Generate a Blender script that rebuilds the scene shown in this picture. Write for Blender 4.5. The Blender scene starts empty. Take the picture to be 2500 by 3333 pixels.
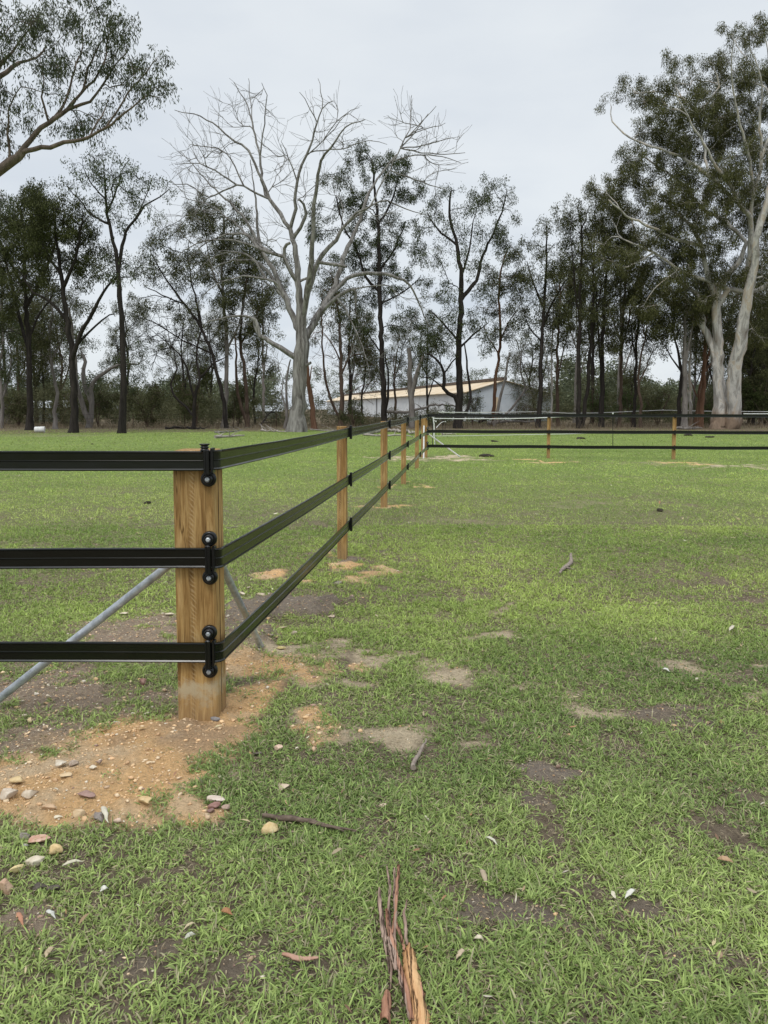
import bpy, bmesh, math, random
import numpy as np
from mathutils import Vector, Matrix
random.seed(7)
RNG = np.random.default_rng(11)
C = bpy.context.scene.collection
sc = bpy.context.scene

# ------------------------------------------------------------------ camera, sky, sun, exposure
F_PX, CX, CY, PITCH, EYE = 2400.0, 1250.0, 1519.0, math.radians(4.5), 1.6
cam_d = bpy.data.cameras.new('camera'); cam = bpy.data.objects.new('camera', cam_d); C.objects.link(cam)
cam_d.sensor_fit = 'AUTO'; cam_d.sensor_width = 36.0; cam_d.lens = 36.0 * F_PX / 3333.0
cam_d.shift_y = -(1666.5 - CY) / 3333.0
cam_d.clip_start = 0.05; cam_d.clip_end = 4000
cam.location = (0, 0, EYE); cam.rotation_euler = (math.radians(90) - PITCH, 0, 0)
sc.camera = cam

SUN_EL, SUN_AZ = math.radians(58), math.radians(200)
w = bpy.data.worlds.new('World'); sc.world = w; w.use_nodes = True
nt = w.node_tree; nt.nodes.clear()
def N(nt, t, **k):
    n = nt.nodes.new(t)
    for a, b in k.items(): setattr(n, a, b)
    return n
out = N(nt, 'ShaderNodeOutputWorld'); bg = N(nt, 'ShaderNodeBackground'); bg.inputs[1].default_value = 1.0
sky = N(nt, 'ShaderNodeTexSky', sky_type='NISHITA', sun_disc=False, sun_elevation=SUN_EL, sun_rotation=SUN_AZ)
sk = N(nt, 'ShaderNodeMixRGB', blend_type='MULTIPLY'); sk.inputs[0].default_value = 1; sk.inputs[2].default_value = (.1, .1, .1, 1)
nt.links.new(sky.outputs[0], sk.inputs[1])
tc = N(nt, 'ShaderNodeTexCoord'); mp = N(nt, 'ShaderNodeMapping'); mp.inputs['Scale'].default_value = (1, 1, 2.6)
nt.links.new(tc.outputs['Generated'], mp.inputs[0])
n1 = N(nt, 'ShaderNodeTexNoise'); n1.inputs['Scale'].default_value = 2.3; n1.inputs['Detail'].default_value = 7; n1.inputs['Roughness'].default_value = .5
nt.links.new(mp.outputs[0], n1.inputs[0])
cr = N(nt, 'ShaderNodeValToRGB'); e = cr.color_ramp.elements
e[0].position = .30; e[0].color = (.73, .785, .85, 1); e[1].position = .62; e[1].color = (.85, .895, .93, 1)
nt.links.new(n1.outputs[0], cr.inputs[0])
# broken grey-blue cloud low above the trees
mp2 = N(nt, 'ShaderNodeMapping'); mp2.inputs['Scale'].default_value = (1, 1, 3.5); mp2.inputs['Location'].default_value = (3.1, .4, .2)
nt.links.new(tc.outputs['Generated'], mp2.inputs[0])
n2 = N(nt, 'ShaderNodeTexNoise'); n2.inputs['Scale'].default_value = 5; n2.inputs['Detail'].default_value = 8
nt.links.new(mp2.outputs[0], n2.inputs[0])
r2 = N(nt, 'ShaderNodeValToRGB'); r2.color_ramp.elements[0].position = .47; r2.color_ramp.elements[1].position = .66
nt.links.new(n2.outputs[0], r2.inputs[0])
sep = N(nt, 'ShaderNodeSeparateXYZ'); nt.links.new(tc.outputs['Generated'], sep.inputs[0])
mr = N(nt, 'ShaderNodeMapRange'); mr.inputs[1].default_value = .02; mr.inputs[2].default_value = .3; mr.inputs[3].default_value = .55; mr.inputs[4].default_value = .10
nt.links.new(sep.outputs[2], mr.inputs[0])
mu = N(nt, 'ShaderNodeMath', operation='MULTIPLY'); nt.links.new(r2.outputs[0], mu.inputs[0]); nt.links.new(mr.outputs[0], mu.inputs[1])
mx = N(nt, 'ShaderNodeMixRGB'); mx.inputs[2].default_value = (.50, .58, .70, 1)
nt.links.new(mu.outputs[0], mx.inputs[0]); nt.links.new(cr.outputs[0], mx.inputs[1])
fin = N(nt, 'ShaderNodeMixRGB'); fin.inputs[0].default_value = .9
nt.links.new(sk.outputs[0], fin.inputs[1]); nt.links.new(mx.outputs[0], fin.inputs[2])
zr = N(nt, 'ShaderNodeMapRange'); zr.interpolation_type = 'SMOOTHSTEP'; zr.inputs[1].default_value = .48; zr.inputs[2].default_value = .95; zr.inputs[3].default_value = 1.0; zr.inputs[4].default_value = 1.9
nt.links.new(sep.outputs[2], zr.inputs[0]); nt.links.new(zr.outputs[0], bg.inputs[1])
nt.links.new(fin.outputs[0], bg.inputs[0]); nt.links.new(bg.outputs[0], out.inputs[0])

sd = bpy.data.lights.new('sun', 'SUN'); sd.energy = 1.5; sd.angle = math.radians(22); sd.color = (1, .96, .9)
so = bpy.data.objects.new('sun', sd); C.objects.link(so)
sdir = Vector((math.sin(SUN_AZ) * math.cos(SUN_EL), math.cos(SUN_AZ) * math.cos(SUN_EL), math.sin(SUN_EL)))
so.rotation_euler = sdir.to_track_quat('Z', 'Y').to_euler()
sc.view_settings.view_transform = 'Standard'; sc.view_settings.look = 'None'; sc.view_settings.exposure = 0.0; sc.view_settings.gamma = 1
sc.cycles.max_bounces = 6; sc.cycles.diffuse_bounces = 3; sc.cycles.transparent_max_bounces = 8

# ------------------------------------------------------------------ pixel measurements -> real places
cp, sp = math.cos(PITCH), math.sin(PITCH)
def ray(px, py):
    a = (px - CX) / F_PX; b = -(py - CY) / F_PX
    return np.array([a, cp + b * sp, -sp + b * cp])
def W(px, py, Y):
    d = ray(px, py); k = Y / d[1]
    return np.array([d[0] * k, Y, EYE + d[2] * k])
def G(px, py, z=0.0):
    d = ray(px, py); k = (z - EYE) / d[2]
    return np.array([d[0] * k, d[1] * k, z])
def mpp(Y): return Y / F_PX      # metres per photo pixel at distance Y

# ------------------------------------------------------------------ noise
def _h(ix, iy, s):
    n = (ix.astype(np.int64) * 374761393 + iy.astype(np.int64) * 668265263 + s * 1442695041) & 0xffffffff
    n = ((n ^ (n >> 13)) * 1274126177) & 0xffffffff
    return ((n ^ (n >> 16)) & 0xffff) / 65535.0
def vn(x, y, s=0):
    ix = np.floor(x); iy = np.floor(y); fx = x - ix; fy = y - iy
    fx = fx * fx * (3 - 2 * fx); fy = fy * fy * (3 - 2 * fy)
    a = _h(ix, iy, s); b = _h(ix + 1, iy, s); c = _h(ix, iy + 1, s); d = _h(ix + 1, iy + 1, s)
    return (a * (1 - fx) + b * fx) * (1 - fy) + (c * (1 - fx) + d * fx) * fy
def fbm(x, y, f, o=4, s=0):
    r = 0; a = .5; t = 0
    for i in range(o):
        r = r + a * vn(x * f + 17.3 * i, y * f - 9.1 * i, s + i); t += a; a *= .5; f *= 2.03
    return r / t
def sstep(a, b, x):
    t = np.clip((x - a) / (b - a), 0, 1); return t * t * (3 - 2 * t)

# ------------------------------------------------------------------ objects
def tag(o, label=None, cat=None, group=None, kind=None):
    if label: o['label'] = label
    if cat: o['category'] = cat
    if group: o['group'] = group
    if kind: o['kind'] = kind
    return o
def empty(name, loc, label, cat, group=None):
    o = bpy.data.objects.new(name, None); C.objects.link(o); o.location = [float(v) for v in loc]
    o.empty_display_size = .1
    return tag(o, label, cat, group)
def link(name, me, mat, parent=None, loc=None):
    o = bpy.data.objects.new(name, me); C.objects.link(o)
    if mat is not None: me.materials.append(mat)
    if parent is not None:
        o.parent = parent
        o.matrix_parent_inverse = Matrix.Translation(-Vector(parent.location))
    return o
def npmesh(name, V, F, smooth=False, col=None):
    """F: list of int arrays (n,3) or (n,4)"""
    me = bpy.data.meshes.new(name)
    V = np.asarray(V, dtype=np.float32)
    F = [np.asarray(f, dtype=np.int32) for f in F if len(f)]
    me.vertices.add(len(V)); me.vertices.foreach_set('co', V.ravel())
    nl = sum(f.size for f in F); nf = sum(len(f) for f in F)
    me.loops.add(nl); me.polygons.add(nf)
    me.loops.foreach_set('vertex_index', np.concatenate([f.ravel() for f in F]))
    tot = np.concatenate([np.full(len(f), f.shape[1], dtype=np.int32) for f in F])
    st = np.concatenate([[0], np.cumsum(tot)[:-1]]).astype(np.int32)
    me.polygons.foreach_set('loop_start', st); me.polygons.foreach_set('loop_total', tot)
    if smooth: me.polygons.foreach_set('use_smooth', np.ones(nf, dtype=bool))
    if col is not None:
        at = me.attributes.new('col', 'FLOAT_COLOR', 'POINT')
        c4 = np.ones((len(V), 4), dtype=np.float32); c4[:, :3] = col
        at.data.foreach_set('color', c4.ravel())
    me.update(calc_edges=True)
    return me

class MB:
    def __init__(s): s.v = []; s.f = []; s.sm = []
    def add(s, v, f, sm=False):
        b = len(s.v); s.v += [tuple(map(float, p)) for p in v]; s.f += [tuple(i + b for i in q) for q in f]; s.sm += [sm] * len(f)
    def box(s, c, sx, sy, sz, ang=0, bev=0.0):
        """c = centre of base; bevelled vertical prism rotated by ang"""
        hx, hy = sx / 2, sy / 2; b = bev
        if b > 0: P = [(-hx + b, -hy), (hx - b, -hy), (hx, -hy + b), (hx, hy - b), (hx - b, hy), (-hx + b, hy), (-hx, hy - b), (-hx, -hy + b)]
        else: P = [(-hx, -hy), (hx, -hy), (hx, hy), (-hx, hy)]
        ca, sa = math.cos(ang), math.sin(ang); n = len(P)
        levels = [(0, 1), (sz - b, 1), (sz, 1 - 2 * b / max(min(sx, sy), 1e-6))] if b > 0 else [(0, 1), (sz, 1)]
        v = [(c[0] + (x * ca - y * sa) * k, c[1] + (x * sa + y * ca) * k, c[2] + z) for z, k in levels for x, y in P]
        f = [tuple(range(n))[::-1], tuple(range(n * (len(levels) - 1), n * len(levels)))]
        for L in range(len(levels) - 1):
            f += [(L * n + i, L * n + (i + 1) % n, (L + 1) * n + (i + 1) % n, (L + 1) * n + i) for i in range(n)]
        s.add(v, f)
    def tube(s, pts, rad, n=8, cap=True, sm=True):
        pts = [np.array(p, float) for p in pts]
        rad = rad if hasattr(rad, '__len__') else [rad] * len(pts)
        v = []
        for i, p in enumerate(pts):
            d = pts[min(i + 1, len(pts) - 1)] - pts[max(i - 1, 0)]; d /= (np.linalg.norm(d) + 1e-9)
            r = np.array([0, 0, 1.0]) if abs(d[2]) < .9 else np.array([1.0, 0, 0])
            a = np.cross(d, r); a /= np.linalg.norm(a); b = np.cross(d, a)
            v += [p + rad[i] * (a * math.cos(t) + b * math.sin(t)) for t in [2 * math.pi * k / n for k in range(n)]]
        f = [(i * n + k, i * n + (k + 1) % n, (i + 1) * n + (k + 1) % n, (i + 1) * n + k) for i in range(len(pts) - 1) for k in range(n)]
        s.add(v, f, sm)
        if cap: s.add(v[:n], [tuple(range(n))]); s.add(v[-n:], [tuple(range(n))[::-1]])
    def lathe(s, c, axis, prof, n=20, sm=True):
        """prof: list of (radius, height along axis)"""
        a = np.array(axis, float); a /= np.linalg.norm(a)
        r = np.array([0, 0, 1.0]) if abs(a[2]) < .9 else np.array([1.0, 0, 0])
        u = np.cross(a, r); u /= np.linalg.norm(u); t = np.cross(a, u); c = np.array(c, float)
        v = [c + a * h + R * (u * math.cos(q) + t * math.sin(q)) for R, h in prof for q in [2 * math.pi * k / n for k in range(n)]]
        f = [(i * n + k, i * n + (k + 1) % n, (i + 1) * n + (k + 1) % n, (i + 1) * n + k) for i in range(len(prof) - 1) for k in range(n)]
        f += [tuple(range(n))[::-1], tuple(range((len(prof) - 1) * n, len(prof) * n))]
        s.add(v, f, sm)
    def build(s, name, mat, parent=None):
        me = bpy.data.meshes.new(name); me.from_pydata(s.v, [], s.f)
        me.polygons.foreach_set('use_smooth', s.sm)
        bm = bmesh.new(); bm.from_mesh(me); bmesh.ops.recalc_face_normals(bm, faces=bm.faces); bm.to_mesh(me); bm.free()
        me.update()
        return link(name, me, mat, parent)

# ------------------------------------------------------------------ materials
def M(name, base, rough=.8, spec=.3, metal=0.0):
    m = bpy.data.materials.new(name); m.use_nodes = True; b = m.node_tree.nodes['Principled BSDF']
    b.inputs['Base Color'].default_value = (*base, 1); b.inputs['Roughness'].default_value = rough
    b.inputs['Specular IOR Level'].default_value = spec; b.inputs['Metallic'].default_value = metal
    return m, m.node_tree, b
def ramp(nt, src, stops, sock='Fac'):
    r = N(nt, 'ShaderNodeValToRGB'); el = r.color_ramp.elements
    while len(el) < len(stops): el.new(.5)
    for e_, (p, c) in zip(el, stops): e_.position = p; e_.color = (*c, 1)
    nt.links.new(src, r.inputs[0]); return r
def noise(nt, scale, detail=6, rough=.6, coord='Object', mscale=(1, 1, 1), dist=0):
    t = N(nt, 'ShaderNodeTexCoord'); mpn = N(nt, 'ShaderNodeMapping'); mpn.inputs['Scale'].default_value = mscale
    nt.links.new(t.outputs[coord], mpn.inputs[0])
    n = N(nt, 'ShaderNodeTexNoise'); n.inputs['Scale'].default_value = scale; n.inputs['Detail'].default_value = detail
    n.inputs['Roughness'].default_value = rough; n.inputs['Distortion'].default_value = dist
    nt.links.new(mpn.outputs[0], n.inputs[0]); return n
def bump(nt, b, src, strength, dist):
    bp = N(nt, 'ShaderNodeBump'); bp.inputs['Strength'].default_value = strength; bp.inputs['Distance'].default_value = dist
    nt.links.new(src, bp.inputs['Height']); nt.links.new(bp.outputs[0], b.inputs['Normal']); return bp
def mix(nt, fac, a, b_, mode='MIX'):
    m = N(nt, 'ShaderNodeMixRGB', blend_type=mode)
    for i, s in ((0, fac), (1, a), (2, b_)):
        if hasattr(s, 'is_linked'): nt.links.new(s, m.inputs[i])
        else: m.inputs[i].default_value = s if i == 0 else (*s, 1)
    return m

def mat_bark(name, stops, scale=3, stretch=.25, bumpd=.05, rough=.9, base=None):
    m, nt, b = M(name, (.1, .1, .1), rough, .15)
    n = noise(nt, scale, 9, .72, mscale=(1, 1, stretch), dist=.7)
    r = ramp(nt, n.outputs[0], stops)
    col = r.outputs[0]
    if base:      # old rough bark stocking near the ground
        g = N(nt, 'ShaderNodeNewGeometry'); s = N(nt, 'ShaderNodeSeparateXYZ'); nt.links.new(g.outputs['Position'], s.inputs[0])
        nn = noise(nt, 1.3, 6, .7, mscale=(1, 1, .5)); ad = N(nt, 'ShaderNodeMath', operation='MULTIPLY_ADD')
        nt.links.new(nn.outputs[0], ad.inputs[0]); ad.inputs[1].default_value = -base[1] * 2; nt.links.new(s.outputs[2], ad.inputs[2])
        mrr = N(nt, 'ShaderNodeMapRange'); mrr.inputs[1].default_value = -base[1] * .4; mrr.inputs[2].default_value = base[1] * .3; mrr.inputs[3].default_value = 1; mrr.inputs[4].default_value = 0
        nt.links.new(ad.outputs[0], mrr.inputs[0])
        rb = ramp(nt, n.outputs[0], [(.35, tuple(c * .45 for c in base[0])), (.65, base[0])])
        mm = mix(nt, mrr.outputs[0], col, rb.outputs[0]); col = mm.outputs[0]
    nt.links.new(col, b.inputs['Base Color'])
    n3 = noise(nt, scale * 4, 6, .7, mscale=(1, 1, stretch * .6))
    bump(nt, b, n3.outputs[0], .9, bumpd)
    return m
BARK_DARK = mat_bark('dark_bark', [(.3, (.014, .012, .011)), (.55, (.038, .032, .028)), (.75, (.075, .064, .055))], 6, .15, .06)
BARK_BROWN = mat_bark('brown_bark', [(.3, (.05, .035, .027)), (.55, (.12, .085, .065)), (.75, (.19, .14, .11))], 5, .15, .05)
BARK_RED = mat_bark('red_bark', [(.3, (.07, .035, .022)), (.55, (.17, .095, .06)), (.75, (.28, .19, .13))], 4, .12, .05)
BARK_GREY = mat_bark('grey_bark', [(.3, (.09, .08, .072)), (.5, (.2, .18, .165)), (.75, (.31, .285, .26))], 4, .2, .04)
BARK_PALE = mat_bark('pale_gum_bark', [(.3, (.12, .10, .08)), (.36, (.27, .24, .21)), (.44, (.30, .285, .265)), (.52, (.54, .52, .49)), (.60, (.44, .36, .27)), (.66, (.50, .48, .455)), (.74, (.26, .25, .24))], 1.5, .3, .03, .7, base=((.30, .22, .16), 1.3))
BARK_LIMB = mat_bark('brown_grey_limb_bark', [(.3, (.06, .048, .04)), (.55, (.16, .125, .10)), (.75, (.28, .23, .19))], 5, .3, .02)
DEADWOOD = mat_bark('bleached_deadwood', [(.3, (.03, .026, .023)), (.42, (.13, .118, .108)), (.55, (.27, .255, .24)), (.7, (.40, .38, .36))], 3.6, .14, .07)
DEADWOOD_PALE = mat_bark('pale_fallen_wood', [(.3, (.12, .10, .09)), (.5, (.36, .32, .29)), (.7, (.55, .5, .46))], 5, .3, .02)

def mat_vcol(name, rough=.7, spec=.25, trans=0.0, nscale=None):
    m, nt, b = M(name, (.1, .1, .1), rough, spec)
    a = N(nt, 'ShaderNodeAttribute', attribute_name='col'); src = a.outputs['Color']
    if nscale:
        n = noise(nt, nscale, 5, .6); r = ramp(nt, n.outputs[0], [(.3, (.72, .72, .72)), (.7, (1.25, 1.25, 1.25))])
        mm = mix(nt, 1.0, src, r.outputs[0], 'MULTIPLY'); src = mm.outputs[0]
    nt.links.new(src, b.inputs['Base Color'])
    if trans:
        o = nt.nodes['Material Output']; t = N(nt, 'ShaderNodeBsdfTranslucent'); nt.links.new(src, t.inputs[0])
        ms = N(nt, 'ShaderNodeMixShader'); ms.inputs[0].default_value = trans
        nt.links.new(b.outputs[0], ms.inputs[1]); nt.links.new(t.outputs[0], ms.inputs[2]); nt.links.new(ms.outputs[0], o.inputs[0])
    return m
LEAF = mat_vcol('gum_leaves', .7, .12, .18)
GRASS = mat_vcol('grass_blades', .5, .35, .33)
PEBBLE = mat_vcol('stone_grains', .9, .15)

def mat_wood():
    m, nt, b = M('treated_pine', (.4, .25, .1), .75, .25)
    n = noise(nt, 5, 10, .62, mscale=(7, 7, .55), dist=1.1)
    r = ramp(nt, n.outputs[0], [(.25, (.19, .10, .035)), (.42, (.34, .205, .078)), (.55, (.48, .315, .135)), (.72, (.64, .46, .23))])
    n2 = noise(nt, 2.2, 4, .5, mscale=(1, 1, .5)); r2_ = ramp(nt, n2.outputs[0], [(.38, (.74, .70, .62)), (.62, (1.12, 1.08, 1.0))])
    mm = mix(nt, 1, r.outputs[0], r2_.outputs[0], 'MULTIPLY')
    # knots
    vo = N(nt, 'ShaderNodeTexVoronoi', feature='DISTANCE_TO_EDGE') ; 
    t = N(nt, 'ShaderNodeTexCoord'); mp_ = N(nt, 'ShaderNodeMapping'); mp_.inputs['Scale'].default_value = (5, 5, 1.7); nt.links.new(t.outputs['Object'], mp_.inputs[0])
    v2 = N(nt, 'ShaderNodeTexVoronoi'); v2.inputs['Scale'].default_value = 1.3; nt.links.new(mp_.outputs[0], v2.inputs['Vector'])
    nt.nodes.remove(vo)
    kr = ramp(nt, v2.outputs['Distance'], [(.03, (1, 1, 1)), (.10, (0, 0, 0))])
    mk = mix(nt, kr.outputs[0], mm.outputs[0], (.12, .06, .025))
    # fine grain streaks
    fg = noise(nt, 26, 6, .7, mscale=(9, 9, .4)); fr = ramp(nt, fg.outputs[0], [(.35, (.78, .76, .72)), (.65, (1.12, 1.12, 1.1))])
    m4 = mix(nt, 1, mk.outputs[0], fr.outputs[0], 'MULTIPLY')
    ckn = noise(nt, 3.2, 4, .5, mscale=(8, 8, .22), dist=.5); ckr = ramp(nt, ckn.outputs[0], [(.40, (1, 1, 1)), (.413, (.22, .16, .1)), (.418, (.22, .16, .1)), (.431, (1, 1, 1))])
    m4 = mix(nt, .85, m4.outputs[0], ckr.outputs[0], 'MULTIPLY')
    # pale scuffed saw marks up the middle, cement splash low down
    g = N(nt, 'ShaderNodeNewGeometry'); s = N(nt, 'ShaderNodeSeparateXYZ'); nt.links.new(g.outputs['Position'], s.inputs[0])
    so_ = N(nt, 'ShaderNodeSeparateXYZ'); nt.links.new(t.outputs['Object'], so_.inputs[0])
    wv = N(nt, 'ShaderNodeTexWave', bands_direction='DIAGONAL'); wv.inputs['Scale'].default_value = 26; wv.inputs['Distortion'].default_value = 5; wv.inputs['Detail'].default_value = 3
    nt.links.new(t.outputs['Object'], wv.inputs[0])
    ab = N(nt, 'ShaderNodeMath', operation='MULTIPLY_ADD'); nt.links.new(n2.outputs[0], ab.inputs[0]); ab.inputs[1].default_value = .06; nt.links.new(so_.outputs[0], ab.inputs[2])
    xr = ramp(nt, ab.outputs[0], [(0, (0, 0, 0)), (.5, (0, 0, 0))])
    mrx = N(nt, 'ShaderNodeMath', operation='ABSOLUTE'); a2 = N(nt, 'ShaderNodeMath', operation='ADD'); a2.inputs[1].default_value = -.012
    nt.links.new(ab.outputs[0], a2.inputs[0]); nt.links.new(a2.outputs[0], mrx.inputs[0]); nt.nodes.remove(xr)
    ml = N(nt, 'ShaderNodeMapRange'); ml.inputs[1].default_value = .0; ml.inputs[2].default_value = .02; ml.inputs[3].default_value = .38; ml.inputs[4].default_value = 0; nt.links.new(mrx.outputs[0], ml.inputs[0])
    m5f = N(nt, 'ShaderNodeMath', operation='MULTIPLY'); nt.links.new(ml.outputs[0], m5f.inputs[0]); wr = ramp(nt, wv.outputs[0], [(.55, (0, 0, 0)), (.8, (1, 1, 1))]); nt.links.new(wr.outputs[0], m5f.inputs[1])
    m5 = mix(nt, m5f.outputs[0], m4.outputs[0], (.62, .47, .27))
    cz = noise(nt, 11, 8, .8, mscale=(1, 1, 1)); 
    d1 = N(nt, 'ShaderNodeMath', operation='ADD'); d1.inputs[1].default_value = -.16; nt.links.new(s.outputs[2], d1.inputs[0])
    d2 = N(nt, 'ShaderNodeMath', operation='ABSOLUTE'); nt.links.new(d1.outputs[0], d2.inputs[0])
    d3 = N(nt, 'ShaderNodeMapRange'); d3.inputs[1].default_value = .0; d3.inputs[2].default_value = .15; d3.inputs[3].default_value = .12; d3.inputs[4].default_value = -.22; nt.links.new(d2.outputs[0], d3.inputs[0])
    d4 = N(nt, 'ShaderNodeMath', operation='ADD'); nt.links.new(d3.outputs[0], d4.inputs[0]); nt.links.new(cz.outputs[0], d4.inputs[1])
    cem = ramp(nt, d4.outputs[0], [(.47, (0, 0, 0)), (.62, (.85, .85, .85))])
    gy = N(nt, 'ShaderNodeMapRange'); gy.inputs[1].default_value = 6; gy.inputs[2].default_value = 7; gy.inputs[3].default_value = 1; gy.inputs[4].default_value = 0; nt.links.new(s.outputs[1], gy.inputs[0])
    cf = N(nt, 'ShaderNodeMath', operation='MULTIPLY'); nt.links.new(cem.outputs[0], cf.inputs[0]); nt.links.new(gy.outputs[0], cf.inputs[1])
    m6 = mix(nt, cf.outputs[0], m5.outputs[0], (.50, .42, .28))
    # earth-stained foot
    lw = N(nt, 'ShaderNodeMapRange'); lw.inputs[1].default_value = .0; lw.inputs[2].default_value = .22; lw.inputs[3].default_value = .55; lw.inputs[4].default_value = 0; nt.links.new(s.outputs[2], lw.inputs[0])
    m7 = mix(nt, lw.outputs[0], m6.outputs[0], (.26, .18, .10))
    nt.links.new(m7.outputs[0], b.inputs['Base Color']); bump(nt, b, fg.outputs[0], .35, .004)
    return m
WOOD = mat_wood()
PLASTIC, nt_, b_ = M('black_rail_plastic', (.003, .004, .0025), .18, .5)
nn_ = noise(nt_, 30, 4, .5, mscale=(.3, .3, 1)); rr_ = ramp(nt_, nn_.outputs[0], [(.3, (.15, .15, .15)), (.7, (.24, .24, .24))]); nt_.links.new(rr_.outputs[0], b_.inputs['Roughness'])
BLACK, nt_, b_ = M('black_moulded_nylon', (.005, .005, .0055), .3, .4)
nn_ = noise(nt_, 60, 4, .5); bump(nt_, b_, nn_.outputs[0], .1, .001)
STEEL, nt_, b_ = M('galvanised_steel', (.5, .52, .54), .42, .5, .35)
nn_ = noise(nt_, 22, 6, .7); rr_ = ramp(nt_, nn_.outputs[0], [(.3, (.27, .29, .31)), (.5, (.43, .46, .49)), (.7, (.60, .63, .66))]); nt_.links.new(rr_.outputs[0], b_.inputs['Base Color'])
WHITE, nt_, b_ = M('white_tape', (.75, .75, .73), .6, .3)
nn_ = noise(nt_, 40, 3, .5); rr_ = ramp(nt_, nn_.outputs[0], [(.3, (.62, .62, .6)), (.7, (.8, .8, .78))]); nt_.links.new(rr_.outputs[0], b_.inputs['Base Color'])

def mat_simple(name, c0, c1, scale=8, rough=.85, b=.5, bd=.01, mscale=(1, 1, 1)):
    m, nt, bs = M(name, c0, rough, .2)
    n = noise(nt, scale, 8, .65, mscale=mscale); r = ramp(nt, n.outputs[0], [(.32, c0), (.68, c1)])
    nt.links.new(r.outputs[0], bs.inputs['Base Color']); bump(nt, bs, n.outputs[0], b, bd); return m

# ------------------------------------------------------------------ ground: soil patches, height, grass cover
# photo place x, y, half width, half height, soil kind (s sand, g gravelly grey, d dark earth, p pale dust), strength
PATCH = [(120, 2570, 340, 135, 's', 1.25), (420, 2450, 250, 110, 's', 1.2), (640, 2400, 200, 85, 's', 1.1), (790, 2290, 80, 60, 's', .75),
 (480, 2540, 190, 90, 's', 1.2), (150, 2400, 280, 70, 'g', 1.2), (300, 2420, 240, 60, 's', .9), (300, 2650, 200, 55, 's', 1), (90, 2690, 150, 60, 's', .9), (600, 2620, 120, 22, 's', .9), (100, 2260, 300, 100, 'g', 1), (420, 2290, 190, 60, 'g', .8), (480, 2050, 230, 70, 'g', 1.1),
 (330, 2140, 200, 40, 'g', .5), (790, 2150, 160, 100, 'g', 1.2), (620, 2130, 160, 60, 'g', .9), (940, 1985, 150, 50, 'd', 1.2), (860, 2050, 110, 60, 'd', 1), (960, 2120, 130, 20, 'p', .7),
 (800, 2190, 90, 40, 's', .8), (930, 2200, 110, 25, 'p', .8), (1060, 2340, 90, 40, 'p', .9), (1310, 2385, 160, 38, 'p', 1), (880, 2165, 130, 45, 's', .75), (1080, 2345, 70, 30, 's', .6), (700, 2330, 90, 60, 's', 1.0), (1010, 2385, 50, 20, 's', .6), (1000, 2100, 120, 20, 'p', 1), (1180, 2110, 70, 18, 'p', 1), (1120, 2200, 90, 20, 'p', .8), (1400, 2130, 60, 14, 'p', 1), (2050, 2300, 60, 12, 'p', .9), (1560, 1990, 60, 9, 'p', .8), (2400, 2150, 80, 14, 'p', .8), (1150, 2150, 60, 12, 's', .5), (1180, 2370, 120, 30, 'p', .8),
 (1600, 2430, 70, 24, 'p', .85), (1250, 2130, 190, 30, 'p', .85), (1460, 2185, 90, 30, 'p', .95), (1600, 2080, 80, 20, 'p', .7), (1700, 2230, 60, 20, 'p', .8),
 (1920, 2290, 120, 24, 'p', .85), (1750, 2520, 150, 32, 'd', .95), (1680, 2600, 60, 20, 'd', .6), (2360, 2560, 120, 50, 'd', .8), (2200, 2160, 90, 22, 'p', .8), (2260, 2070, 70, 14, 'p', .7),
 (2100, 2030, 50, 10, 'p', .7), (2180, 2320, 110, 24, 'd', .7), (2420, 2260, 80, 16, 'p', .7), (1095, 1812, 55, 16, 'd', 1.5), (1120, 1832, 70, 12, 's', 1), (1262, 1655, 60, 8, 's', 1),
 (1315, 1582, 40, 4, 's', .9), (1200, 1870, 60, 12, 's', .8), (870, 1875, 60, 14, 's', .9), (1010, 1885, 60, 14, 's', .9), (1450, 1492, 130, 9, 'p', 1.2), (1300, 1492, 60, 8, 'p', .9),
 (1780, 1503, 60, 5, 's', .8), (2200, 1506, 60, 5, 's', .9), (2430, 1518, 140, 7, 'p', 1), (1650, 3040, 260, 60, 'd', .75), (1400, 2990, 120, 40, 'd', .6), (420, 3080, 180, 50, 'd', .5),
 (80, 3010, 120, 40, 'g', .8), (2000, 2950, 150, 50, 'd', .5), (2250, 3150, 160, 60, 'd', .45), (760, 2500, 70, 30, 'p', .6), (1500, 1700, 200, 10, 'p', .25), (1900, 1640, 200, 8, 'p', .25), (900, 3180, 150, 50, 'd', .5),
 (150, 1418, 260, 4, 'd', .4), (2375, 1399, 150, 6, 'd', 1.3), (2100, 1510, 200, 4, 'p', .4), (480, 1480, 120, 6, 'p', .3)]
PW = []
for (px, py, rx, ry, k, st) in PATCH:
    c = G(px, py); a = G(px, max(py - ry, 1345)); b = G(px, py + ry)
    PW.append((c[0], (a[1] + b[1]) / 2, rx * mpp(c[1]), max((a[1] - b[1]) / 2, .08), k, st))
def patch(x, y, kinds):
    wx = x + (fbm(x, y, 2.6, 6, 5) - .5) * .85 * np.clip(y / 5, .3, 4) ; wy = y + (fbm(x, y, 2.6, 6, 9) - .5) * .85 * np.clip(y / 5, .3, 4)
    r = np.zeros_like(x)
    for (cx, cy, rx, ry, k, st) in PW:
        if k not in kinds: continue
        d = np.sqrt(((wx - cx) / rx) ** 2 + ((wy - cy) / ry) ** 2)
        r = np.maximum(r, st * (1 - sstep(.45, 1.3, d)))
    return r * np.clip(.35 + 1.35 * fbm(x, y, 4.3, 4, 57), .4, 1.15) if kinds in ('p', 'g', 'd') else r
P0 = G(640, 2350)                      # foot of the near post
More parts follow.
